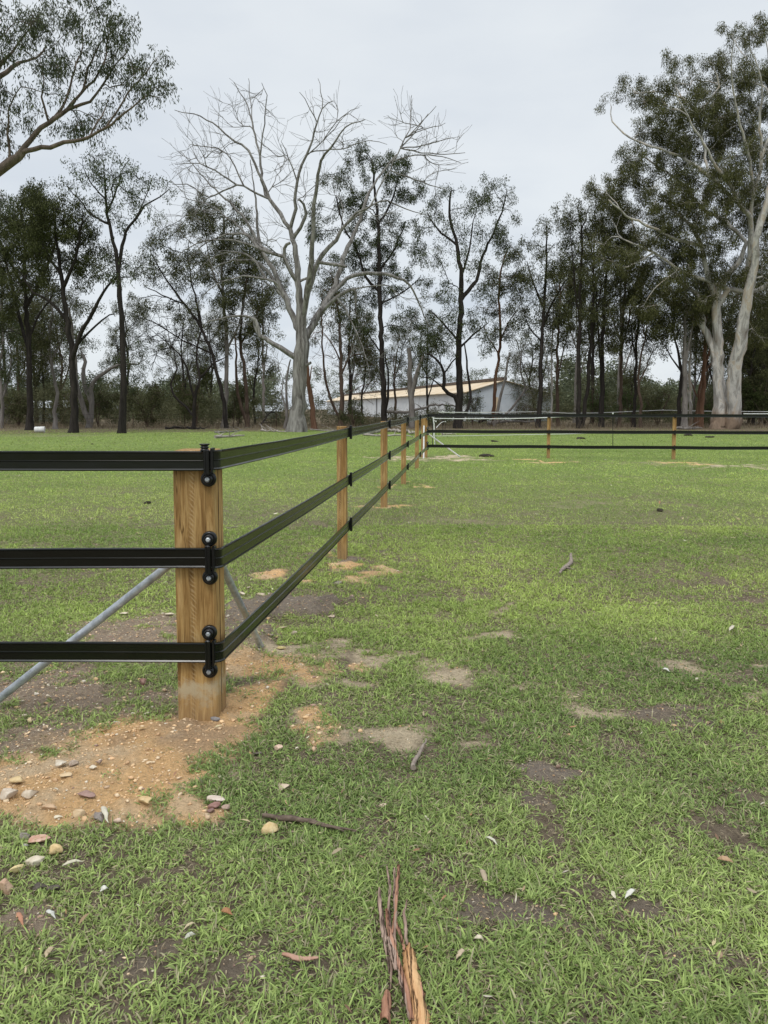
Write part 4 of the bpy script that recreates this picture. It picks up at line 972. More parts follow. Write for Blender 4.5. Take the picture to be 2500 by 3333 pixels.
            ring2 = P[par[sb]][:, None] + (a[:, None] * co[None, :, None] + b2[:, None] * si[None, :, None]) * r_s[:, None, None] if len(sb) else np.zeros((0, ns, 3))
            V = np.concatenate([ring.reshape(-1, 3), ring2.reshape(-1, 3)])
            st = np.where(im, idx[par[e_]], 0); st[~im] = len(used) + np.arange(len(sb)); en = idx[e_]
            k = np.arange(ns); kn = (k + 1) % ns
            F = np.stack([st[:, None] * ns + k, st[:, None] * ns + kn, en[:, None] * ns + kn, en[:, None] * ns + k], -1).reshape(-1, 4)
            Vs.append(V); Fs.append(F + b); b += len(V)
        return npmesh(name, np.vstack(Vs), Fs, True)
def leaf_mesh(name, C_, n, rad, L, Wd, r, droop=.9, c0=(.045, .062, .026), c1=(.10, .125, .055), dark=.3):
    """n leaves round each clump centre; hanging lens-shaped blades"""
    n = int(n * 1.9); L *= 1.1; Wd *= 1.25; rad *= .84
    C_ = np.repeat(np.array(C_), n, axis=0); m = len(C_)
    off = r.normal(0, 1, (m, 3)); off /= np.linalg.norm(off, axis=1)[:, None]; off *= (r.uniform(0, 1, m) ** .5 * rad)[:, None]; off[:, 2] *= 1.05
    P = C_ + off + np.array([0, 0, -.2 * rad])
    d = r.normal(0, .6, (m, 3)) + np.array([0, 0, -droop]); d /= np.linalg.norm(d, axis=1)[:, None]
    s = np.cross(d, r.normal(0, 1, (m, 3))); s /= np.linalg.norm(s, axis=1)[:, None] + 1e-9
    l = (L * r.uniform(.6, 1.3, m))[:, None]; w_ = (Wd * r.uniform(.7, 1.3, m))[:, None] / 2
    bend = np.cross(d, s) * l * .12
    V = np.stack([P, P + d * l * .45 + s * w_ + bend, P + d * l + bend * .3, P + d * l * .45 - s * w_ + bend], 1).reshape(-1, 3)
    b = np.arange(m)[:, None] * 4
    t = r.uniform(0, 1, (m, 1)); cl = np.repeat(r.uniform(.75, 1.25, (len(C_) // n, 1)), n, axis=0)
    col = (np.array(c0) * (1 - t) + np.array(c1) * t) * cl
    return npmesh(name, V, [b + np.array([[0, 1, 2, 3]])], False, np.repeat(col, 4, axis=0))

def build_tree(name, label, cat, Y, limbs, ell=(), bark=None, seed=0, spacing=.8, leaves=110, L=.17, Wd=.042, rad=.5, twn=4, twl=.7, spread=1.5, depth=.9, c0=(.045, .062, .026), c1=(.10, .125, .055), fill=1.0, step=.5, rt=.010, group='gum trees at the edge of the paddock', up=.25, droop=.9, bare=(), flare=.5, grow_wob=.10, e=.46, tdroop=0.1, n1=10, jit=.035, tout=.6, tsig=.55, lsc=1.0):
    T = Tree(Y, seed, step, jit); T.spread = spread
    for i, lb in enumerate(limbs):
        T.limb(lb[0], [v * lsc for v in lb[1]] if (i and hasattr(lb[1], '__len__')) else (lb[1] * lsc if i else lb[1]), lb[2] * (lsc if i else 1), *(lb[3:5] if len(lb) > 3 else ()), attach=i > 0, flare=flare if i == 0 else 0)
    tg = T.targets(ell, spacing, depth, fill=fill)
    nleaf = len(tg)
    base = T.pos[0]
    e_ = empty(name, (base[0], base[1], 0), label, cat, group)
    if tg: T.grow(tg, up=up, wob=grow_wob); T.twigs(twn, twl, tdroop, tout, 2, tsig); ends = list(T.ends)
    else: ends = []
    if bare:
        old = T.tips; T.tips = []; T.grow(T.targets(bare, spacing * .8, depth), up=up, wob=grow_wob); T.twigs(twn, twl * 1.3, -.12, max(tout, .9), 3, min(tsig, .3))
    T.radii(rt, e)
    link('trunk', T.mesh('trunk', n1=n1), bark, e_)
    if ends and leaves:
        me = leaf_mesh('crown', ends, max(4, int(leaves / twn)), rad, L, Wd, T.r, droop, c0, c1); link('crown', me, LEAF, e_)
    return T
DK0, DK1 = (.036, .043, .017), (.098, .108, .040)
OL0, OL1 = (.046, .052, .020), (.125, .130, .054)
GR0, GR1 = (.050, .072, .022), (.115, .150, .048)

# --- the bare dead gum
build_tree('dead_tree', 'large bleached dead gum with bare branches fanning above the fence', 'tree', 51, [
 ([(967, 1402), (969, 1340), (972, 1275), (981, 1154), (985, 1094), (978, 1034), (975, 943), (966, 853), (954, 780), (945, 744)], [25, 22, 21, 23, 20, 13, 10.5, 9, 7.5, 6.5], 0),
 ([(988, 1135), (1015, 1060), (1050, 1003), (1092, 925), (1123, 823), (1159, 750), (1195, 642), (1231, 581), (1291, 503)], [15, 13.5, 12, 10, 8.5, 7, 5.5, 4, 2.5], 0),
 ([(1080, 949), (1129, 907), (1213, 889), (1291, 901), (1334, 931), (1364, 985), (1394, 1064)], 9, 2),
 ([(1060, 985), (1111, 955), (1153, 943), (1156, 975), (1158, 1022)], 8, 3),
 ([(985, 1100), (996, 973), (1026, 883), (1050, 829), (1093, 780), (1129, 726), (1160, 692)], 12, 4),
 ([(945, 744), (958, 700), (960, 624), (984, 539), (1008, 479), (1032, 401), (1050, 352), (1086, 328)], 7, 1.2),
 ([(996, 1020), (999, 943), (1014, 853), (1017, 762), (1020, 672), (1032, 600), (1044, 521), (1080, 479), (1123, 413), (1189, 389)], 11, 1.2),
 ([(1017, 762), (996, 696), (975, 650)], 7, 4),
 ([(975, 930), (936, 865), (927, 811), (945, 790)], 8, 5), ([(960, 1080), (966, 1064), (942, 1003), (912, 931), (888, 877), (864, 835), (845, 792), (838, 740), (833, 672), (825, 600), (815, 520)], 13, 1.5),
 ([(942, 744), (912, 696), (876, 648), (857, 606), (845, 509), (821, 401), (803, 340), (761, 268)], 8, 1.2),
 ([(821, 401), (815, 330), (809, 255)], 2.5, 1), ([(845, 470), (862, 380), (868, 310), (852, 270)], 3, 1),
 ([(870, 640), (809, 491), (749, 449), (695, 401), (628, 371), (568, 358)], 5, 1),
 ([(864, 835), (809, 732), (761, 672), (701, 618), (640, 551), (586, 491)], 6, 1),
 ([(925, 830), (851, 811), (803, 768), (743, 762), (670, 793), (610, 853)], 7, 1.2),
 ([(925, 950), (845, 859), (779, 847), (719, 859), (660, 900)], 7, 1.2),
 ([(870, 845), (800, 760), (730, 700), (660, 660), (590, 640)], 5, 1), ([(830, 660), (770, 600), (700, 555), (630, 530), (570, 535)], 4, 1), ([(800, 560), (740, 500), (680, 480), (620, 470)], 3, 1),
 ([(905, 920), (840, 900), (770, 905), (700, 930), (640, 990)], 5, 1), ([(880, 870), (820, 840), (750, 820), (680, 850), (600, 930)], 5, 1), ([(870, 845), (790, 790), (700, 780), (620, 800), (570, 850)], 4.5, 1), ([(745, 660), (680, 640), (610, 600), (560, 600)], 3.5, .9), ([(935, 960), (900, 940), (860, 920), (850, 880)], 5, 2),
 ([(1075, 960), (1120, 1000), (1150, 1060), (1180, 1130), (1200, 1200)], 4, 1), ([(1230, 890), (1270, 930), (1290, 1000)], 3, 1),
 ([(1105, 890), (1128, 868)], 6, 5), ([(975, 930), (1000, 905)], 5, 4.5), ([(870, 845), (868, 812)], 5, 4), ([(1180, 690), (1205, 672)], 4, 3), ([(984, 1200), (1012, 1180)], 6, 5),
 ([(954, 1166), (912, 1130), (845, 1094), (832, 1040), (761, 1028), (670, 1052)], 11, 2), ([(845, 1094), (830, 1060), (828, 1030)], 6, 4),
 ([(1291, 503), (1320, 450), (1334, 400), (1340, 310)], 3, .9), ([(1291, 503), (1350, 430), (1394, 370)], 3, .9), ([(1291, 503), (1390, 470), (1472, 449)], 3, .9), ([(1291, 503), (1400, 500), (1514, 497)], 3, .9),
 ([(1231, 581), (1330, 580), (1400, 600), (1460, 620)], 3.5, .9), ([(1260, 540), (1350, 505), (1440, 510), (1500, 530)], 3, .9), ([(1160, 750), (1240, 655), (1320, 680), (1390, 700)], 4, 1),
 ([(1310, 470), (1370, 400), (1420, 345)], 2.2, .8), ([(1310, 480), (1380, 420), (1450, 400)], 2.2, .8),
 ([(960, 600), (940, 520), (915, 460)], 3, .8), ([(1050, 520), (1090, 420), (1120, 380)], 2.5, .8), ([(1030, 420), (1010, 350), (975, 300)], 2.2, .8), ([(1050, 352), (1045, 300), (1035, 255)], 2, .8),
 ([(1044, 521), (1130, 480), (1200, 455), (1260, 470)], 2.4, .8), ([(1050, 470), (1110, 380), (1170, 350)], 2.4, .8)],
 bark=DEADWOOD, seed=3, step=.45, spacing=.92, leaves=0, twn=3, lsc=.87, twl=1.15, rt=.0112, e=.48, spread=2.0, up=.22, grow_wob=.12, tsig=.2, n1=14, flare=.55, group=None, tout=1.1,
 bare=[(650, 480, 90, 90), (760, 400, 70, 80), (640, 620, 80, 60), (640, 740, 70, 70), (700, 860, 80, 50), (840, 340, 50, 60), (900, 500, 50, 80), (950, 580, 60, 70), (1050, 400, 60, 90), (1130, 430, 70, 60), (1340, 420, 60, 80), (1420, 460, 80, 60), (1420, 560, 80, 50), (880, 780, 70, 60), (1080, 620, 60, 60), (1150, 1080, 60, 70), (1330, 1020, 50, 60), (760, 1060, 70, 40), (1000, 640, 40, 60), (740, 560, 80, 80), (600, 560, 50, 80), (1240, 700, 60, 40), (1190, 1180, 50, 60)])

# --- the near gum that leans in from the left
build_tree('gum_tree', 'leafy gum branch system reaching in from the top left corner', 'tree', 22, [
 ([(-560, 1505), (-540, 1200), (-470, 950), (-330, 800), (-160, 660), (0, 553), (70, 497)], [60, 54, 46, 34, 22, 15, 12], 0),
 ([(70, 497), (115, 438), (160, 400), (220, 355), (262, 300), (305, 262), (340, 205), (352, 120), (345, 60)], 8.5, 2),
 ([(70, 497), (140, 480), (210, 465), (270, 455), (320, 432), (380, 388), (430, 350), (480, 310), (520, 318)], 8, 1.2),
 ([(-160, 660), (-200, 450), (-120, 320), (0, 250), (60, 205), (120, 190), (150, 150)], [18, 15, 12, 8, 6, 4, 3], 0), ([(-80, 290), (0, 215), (50, 150), (100, 90)], 9, 2),
 ([(145, 405), (138, 320), (140, 260), (130, 180)], 5, 1.5), ([(165, 395), (215, 330), (235, 250), (260, 180), (270, 90)], 6, 2), ([(262, 300), (300, 200), (330, 140), (380, 90)], 5, 2),
 ([(220, 355), (290, 330), (330, 280), (370, 220), (420, 160)], 6, 2), ([(380, 388), (400, 330), (450, 260), (500, 200)], 4, 1.5), ([(30, 525), (25, 440), (30, 360), (55, 300)], 6, 2), ([(320, 432), (330, 370), (350, 330)], 4, 1.5)],
 [(340, 40, 90, 55), (410, 110, 65, 50), (460, 180, 60, 55), (300, 110, 80, 55), (490, 240, 55, 55), (250, 210, 60, 55), (330, 220, 70, 50), (440, 270, 50, 40), (520, 280, 30, 40), (400, 320, 70, 45), (100, 110, 110, 70), (60, 60, 80, 50), (150, 30, 60, 40), (180, 270, 60, 60), (60, 290, 60, 60), (12, 430, 45, 90), (200, 400, 70, 40), (270, 380, 60, 45), (20, 170, 60, 60), (130, 200, 60, 50), (320, 390, 60, 30), (230, 60, 60, 60), (8, 640, 30, 40, 0), (90, 380, 50, 40), (400, 200, 60, 50), (-120, 300, 120, 200), (-140, 60, 120, 120)],
 bark=BARK_LIMB, seed=21, spacing=.42, leaves=52, L=.125, Wd=.022, rad=.23, twn=5, twl=.33, spread=1.2, step=.22, rt=.0035, c0=(.035, .045, .022), c1=(.10, .118, .06), droop=1.2, e=.5, group=None, jit=.02)

# --- left side
build_tree('gum_tree', 'dark trunked gum with a spreading crown, leftmost of the left group', 'tree', 55, [
 ([(98, 1402), (97, 1300), (95, 1150), (86, 1000), (80, 900), (78, 780), (70, 690)], 11, 3), ([(95, 1150), (60, 1020), (20, 860), (0, 790)], 6, 2), ([(88, 1010), (150, 880), (190, 760)], 6, 2), ([(84, 960), (40, 860), (-20, 740)], 5, 2), ([(95, 1110), (130, 1020), (170, 960)], 4, 2)],
 [(60, 670, 110, 60), (20, 740, 90, 70), (130, 740, 110, 70), (-30, 840, 80, 70), (60, 850, 110, 60), (170, 850, 60, 50), (20, 960, 80, 50), (-20, 1040, 60, 60), (130, 660, 60, 40)], BARK_DARK, 31, leaves=130, c0=DK0, c1=DK1)
build_tree('gum_tree', 'dark forked gum right of the leftmost one, crown spreading wide', 'tree', 49, [
 ([(240, 1408), (240, 1300), (238, 1200), (226, 1100), (213, 1000), (200, 900), (188, 800), (175, 700)], 13, 3), ([(238, 1180), (262, 1090), (308, 1005), (350, 930), (380, 905)], 8, 2), ([(215, 1050), (170, 990), (110, 950), (60, 880)], 6, 2), ([(205, 930), (240, 850), (262, 760), (270, 690)], 6, 2), ([(262, 1100), (330, 1040), (372, 1022)], 4, 1.5), ([(200, 900), (150, 820), (120, 730)], 5, 2)],
 [(150, 660, 110, 50), (250, 700, 80, 55), (100, 730, 90, 55), (300, 790, 80, 55), (200, 790, 110, 60), (330, 870, 50, 45), (90, 820, 70, 60), (130, 910, 70, 40), (260, 880, 60, 40), (60, 900, 50, 40), (330, 1000, 40, 15)], BARK_DARK, 32, leaves=125, c0=DK0, c1=DK1)
build_tree('gum_tree', 'tall slender black trunked gum with an airy high crown', 'tree', 48, [
 ([(398, 1410), (400, 1300), (402, 1200), (392, 1000), (385, 880), (370, 790), (350, 700), (342, 620), (340, 540)], 11.5, 2), ([(387, 880), (398, 800), (410, 755), (440, 715), (472, 670), (520, 640), (552, 615)], 6, 1.3), ([(350, 735), (300, 700), (255, 650), (215, 600)], 4, 1.3), ([(352, 690), (380, 620), (400, 560), (420, 520)], 3.5, 1.3), ([(440, 715), (475, 640), (500, 570)], 3, 1.2), ([(345, 650), (300, 600), (270, 540)], 3, 1.2), ([(395, 900), (430, 900), (470, 880)], 2, 1)],
 [(345, 505, 60, 28), (280, 540, 55, 40), (400, 540, 60, 40), (480, 580, 40, 45), (340, 580, 70, 40), (440, 610, 60, 40), (240, 600, 40, 25), (540, 620, 25, 18), (400, 680, 60, 40), (475, 660, 40, 25), (420, 840, 55, 45), (370, 900, 50, 35), (360, 800, 30, 30), (330, 640, 40, 30)], BARK_DARK, 33, leaves=62, spacing=.85, c0=DK0, c1=(.095, .125, .05), spread=2)
build_tree('gum_tree', 'gnarled old gum with a low branch crossing behind the slender trunk', 'tree', 62, [
 ([(292, 1388), (298, 1310), (300, 1250), (340, 1215), (380, 1190), (440, 1185)], 9, 3), ([(285, 1300), (270, 1230), (280, 1180), (268, 1155)], 7, 5), ([(262, 1380), (250, 1250), (240, 1120), (225, 1000)], 9, 3)],
 [(360, 1180, 50, 22), (440, 1150, 50, 35), (430, 1230, 50, 35), (250, 1090, 60, 40), (300, 1250, 50, 40)], BARK_GREY, 34, leaves=70)
build_tree('gum_tree', 'thin crooked trunk between the two dark left gums', 'tree', 58, [
 ([(182, 1398), (178, 1340), (185, 1280), (172, 1200), (160, 1100), (170, 1020), (150, 940)], 7, 2), ([(172, 1180), (200, 1110), (215, 1040)], 4, 1.5)],
 [(160, 1060, 70, 60), (180, 1160, 60, 50), (110, 1150, 60, 60), (210, 1000, 40, 40)], BARK_GREY, 35, leaves=75, c0=DK0, c1=OL1)
build_tree('gum_tree', 'pale thin trunks at the very left edge of the photo', 'tree', 60, [
 ([(5, 1395), (8, 1300), (0, 1200), (10, 1100), (0, 980)], 6, 2), ([(8, 1300), (30, 1220), (36, 1150), (20, 1080)], 4, 1.5), ([(-30, 1395), (-25, 1200), (-40, 1000)], 8, 3)],
 [(0, 1080, 60, 70), (50, 1120, 50, 60), (10, 1210, 50, 50), (-30, 950, 60, 60)], BARK_GREY, 36, leaves=80)

# --- left of the dead tree
build_tree('gum_tree', 'straight pinkish grey trunked gum left of the dead tree', 'tree', 62, [
 ([(731, 1392), (733, 1320), (736, 1250), (738, 1100), (730, 1000), (722, 900), (726, 800), (730, 700)], 8.5, 2.5), ([(736, 1150), (775, 1060), (800, 960)], 4, 1.5), ([(726, 960), (690, 880), (670, 780)], 4, 1.5), ([(724, 850), (760, 760), (770, 700)], 3, 1.3)],
 [(730, 690, 80, 50), (670, 690, 60, 40), (780, 760, 60, 60), (690, 780, 70, 55), (740, 860, 80, 55), (670, 860, 50, 50), (780, 880, 50, 60), (720, 960, 70, 50), (790, 970, 50, 40), (740, 1040, 60, 35)], BARK_GREY, 41, leaves=120, c0=DK0, c1=OL1)
build_tree('gum_tree', 'brown trunked gum just right of the pinkish grey one', 'tree', 63, [
 ([(806, 1388), (803, 1300), (795, 1200), (782, 1120), (790, 1000), (805, 900), (815, 800)], 7, 2), ([(785, 1130), (820, 1060), (850, 980)], 4, 1.5), ([(776, 1385), (774, 1280), (770, 1180), (765, 1080)], 6, 2)],
 [(830, 900, 60, 50), (840, 980, 55, 45), (810, 820, 50, 50), (800, 1060, 60, 45), (860, 1060, 40, 40), (760, 1100, 45, 40)], BARK_BROWN, 42, leaves=105, c0=DK0, c1=OL1)
build_tree('gum_tree', 'gum leaning far left with a long curved bare stem', 'tree', 60, [
 ([(738, 1392), (725, 1290), (712, 1235), (690, 1150), (650, 1060), (600, 990), (555, 930), (520, 880), (490, 820)], 7, 1.5), ([(650, 1060), (640, 980), (620, 900), (610, 820)], 4, 1.3), ([(600, 990), (530, 960), (470, 930)], 3, 1), ([(690, 1150), (600, 1110), (520, 1060), (450, 1030)], 3, 1)],
 [(500, 790, 50, 35), (570, 760, 70, 40), (540, 840, 80, 40), (480, 880, 50, 40), (610, 850, 60, 45), (640, 720, 50, 35), (560, 920, 60, 30), (470, 980, 50, 30), (560, 1000, 50, 25), (620, 960, 40, 40)], BARK_DARK, 43, leaves=80, c0=DK0, c1=OL1,
 bare=[(500, 1060, 70, 60), (580, 1080, 70, 60), (640, 1130, 50, 60)])
build_tree('dead_tree', 'twiggy dark bare tree rising from the scrub left of the dead gum', 'tree', 57, [
 ([(628, 1385), (634, 1300), (650, 1230), (640, 1150), (655, 1060), (640, 980)], 6, 1.5), ([(640, 1290), (600, 1180), (560, 1130), (500, 1080)], 4, 1), ([(648, 1230), (700, 1180), (740, 1160)], 5, 1), ([(560, 1350), (558, 1270), (575, 1200), (560, 1130), (540, 1060)], 4, 1)],
 bark=BARK_DARK, seed=44, leaves=0, spacing=1.1, twl=.9, twn=4, rt=.012, group=None, bare=[(520, 1080, 70, 60), (620, 1080, 60, 70), (580, 1180, 60, 50), (680, 1100, 50, 50), (500, 1180, 50, 50)])

# --- behind and right of the dead tree
build_tree('gum_tree', 'tall dark gum with dense clumps directly behind the right dead limb', 'tree', 64, [
 ([(1250, 1376), (1250, 1300), (1243, 1154), (1237, 973), (1234, 823), (1231, 732), (1222, 640), (1213, 540)], 10, 3), ([(1238, 960), (1190, 900), (1165, 820), (1120, 740), (1095, 640)], 5, 2), ([(1235, 880), (1290, 800), (1320, 720)], 4, 1.5), ([(1230, 740), (1280, 640), (1300, 570)], 4, 1.5), ([(1243, 1000), (1330, 940), (1370, 900)], 3, 1.3), ([(1256, 1360), (1264, 1250), (1256, 1150)], 5, 2), ([(1245, 1150), (1200, 1090), (1170, 1060)], 3, 1)],
 [(1205, 500, 65, 30), (1230, 560, 60, 35), (1305, 545, 45, 35), (1330, 610, 45, 40), (1095, 575, 45, 35), (1120, 640, 45, 35), (1290, 640, 50, 25), (1040, 690, 45, 25), (1290, 720, 45, 35), (1180, 720, 55, 35), (1060, 760, 60, 25), (1170, 790, 55, 40), (1260, 800, 45, 40), (1330, 800, 45, 35), (1210, 870, 60, 40), (1280, 930, 45, 40), (1350, 900, 35, 30), (1190, 640, 40, 40), (1140, 840, 40, 40), (1200, 970, 50, 35), (1300, 1040, 50, 35), (1160, 1040, 45, 35), (1360, 1060, 35, 30)], BARK_DARK, 51, leaves=140, spacing=.8, c0=DK0, c1=(.08, .105, .042), spread=1.6)
build_tree('gum_tree', 'brown grey trunk with thin foliage right behind the dead gum', 'tree', 66, [
 ([(1111, 1384), (1112, 1290), (1110, 1180), (1106, 1080), (1100, 1000), (1080, 900)], 8, 2), ([(1111, 1230), (1140, 1150), (1160, 1080)], 4, 1.2), ([(1065, 1380), (1062, 1250), (1050, 1120), (1048, 960)], 5, 1.5), ([(1110, 1180), (1080, 1120), (1050, 1080)], 3, 1)],
 [(1090, 960, 60, 60), (1060, 880, 50, 50), (1140, 1060, 50, 50), (1050, 1060, 45, 50), (1190, 1140, 40, 50)], BARK_BROWN, 52, leaves=55, c0=DK0, c1=OL1, bare=[(1150, 1180, 60, 60), (1190, 1260, 50, 50), (1060, 1180, 40, 60)])
build_tree('dead_tree', 'leaning reddish dead trunk close behind the dead gum', 'tree', 58, [
 ([(1024, 1392), (1016, 1330), (1004, 1250), (998, 1180), (990, 1110)], 9, 5), ([(1004, 1250), (1016, 1190)], 3, 1.5)], bark=BARK_RED, seed=53, leaves=0, group=None, bare=[(1040, 1100, 30, 30)])
build_tree('dead_tree', 'thin broken dark stem just left of the dead gum', 'tree', 60, [
 ([(928, 1390), (934, 1320), (932, 1260), (940, 1200), (946, 1170)], 5, 2), ([(925, 1340), (918, 1280), (922, 1240)], 3, 1.5)], bark=BARK_GREY, seed=54, leaves=0, group=None, bare=[(900, 1200, 40, 40)])
build_tree('dead_tree', 'grey snapped trunk with two blunt prongs in front of the shed', 'tree', 62, [
 ([(1340, 1390), (1338, 1320), (1336, 1240), (1333, 1180), (1330, 1132)], 10, 6), ([(1340, 1290), (1352, 1230), (1368, 1185), (1378, 1158)], 8, 4.5)], bark=BARK_GREY, seed=55, leaves=0, flare=.3, group=None, jit=.04)
build_tree('gum_tree', 'black trunked gum with a bent low branch before the shed', 'tree', 60, [
 ([(1492, 1394), (1493, 1340), (1495, 1250), (1493, 1111), (1503, 978), (1499, 879), (1486, 799), (1462, 690), (1470, 620)], 13.5, 2.5), ([(1503, 978), (1550, 912), (1572, 832), (1625, 713), (1650, 627)], 7, 1.5), ([(1490, 1320), (1478, 1290), (1442, 1263), (1448, 1214), (1420, 1165), (1380, 1150)], 8, 2.5), ([(1448, 1214), (1470, 1180), (1490, 1150)], 3, 1.5), ([(1499, 900), (1530, 800), (1540, 720)], 4, 1.5), ([(1494, 1110), (1440, 1050), (1400, 1010)], 4, 1.5), ([(1480, 790), (1420, 740), (1390, 690)], 4, 1.3), ([(1442, 1263), (1400, 1230), (1370, 1230)], 3, 1), ([(1497, 1130), (1550, 1080), (1590, 1050)], 4, 1.2), ([(1510, 1390), (1528, 1310), (1522, 1200), (1512, 1120)], 6, 2)],
 [(1425, 670, 50, 40), (1490, 650, 50, 40), (1555, 670, 50, 45), (1615, 610, 45, 40), (1650, 690, 35, 40), (1400, 740, 45, 35), (1500, 750, 60, 35), (1590, 750, 55, 45), (1430, 830, 50, 40), (1540, 830, 50, 40), (1640, 790, 40, 40), (1460, 920, 45, 35), (1560, 930, 40, 40), (1430, 1000, 50, 40), (1550, 1040, 50, 35), (1410, 1080, 50, 40), (1480, 1060, 50, 40), (1400, 1160, 45, 40), (1560, 1120, 40, 35), (1450, 1150, 40, 35)], BARK_DARK, 56, leaves=80, spacing=.85, c0=DK0, c1=(.095, .118, .05), spread=2)
build_tree('gum_tree', 'slim reddish trunked gum with one dense dark clump beside the shed', 'tree', 68, [
 ([(1606, 1385), (1608, 1320), (1612, 1243), (1629, 1111), (1625, 978), (1632, 879), (1650, 820)], 6.5, 2), ([(1629, 1111), (1655, 1050), (1690, 1000)], 3, 1), ([(1620, 1160), (1590, 1100), (1575, 1060)], 2.5, 1)],
 [(1640, 880, 60, 35), (1655, 820, 40, 35), (1620, 930, 50, 35), (1690, 900, 35, 35), (1600, 1000, 45, 30), (1680, 990, 40, 30), (1650, 1060, 45, 30), (1590, 1070, 30, 30)], BARK_RED, 57, leaves=120, c0=DK0, c1=DK1)
build_tree('dead_tree', 'short leaning dead stem in front of the grey shed gable', 'tree', 66, [
 ([(1608, 1386), (1625, 1310), (1642, 1240), (1655, 1170), (1660, 1146)], 5, 2.5), ([(1700, 1386), (1702, 1280), (1694, 1200), (1700, 1140)], 4, 1.5)], bark=BARK_GREY, seed=58, leaves=0, group=None, bare=[(1700, 1160, 40, 60), (1740, 1270, 50, 50), (1680, 1290, 40, 40)])
build_tree('gum_tree', 'straight dark gum with a pointed crown right of the shed', 'tree', 62, [
 ([(1753, 1390), (1757, 1300), (1761, 1177), (1768, 1045), (1775, 912), (1781, 812), (1776, 730)], 8.5, 1.5), ([(1768, 1045), (1810, 965), (1850, 905)], 4, 1.2), ([(1770, 1000), (1735, 920), (1715, 850)], 4, 1.2), ([(1764, 1120), (1720, 1060), (1700, 1000)], 3, 1)],
 [(1772, 735, 22, 35), (1740, 800, 40, 35), (1800, 800, 40, 35), (1760, 870, 50, 35), (1820, 880, 45, 40), (1710, 900, 35, 35), (1780, 950, 55, 35), (1715, 980, 45, 35), (1830, 970, 40, 40), (1770, 1030, 60, 35), (1700, 1050, 40, 35), (1830, 1060, 45, 40), (1760, 1110, 50, 30)], BARK_DARK, 59, leaves=85, c0=DK0, c1=OL1)
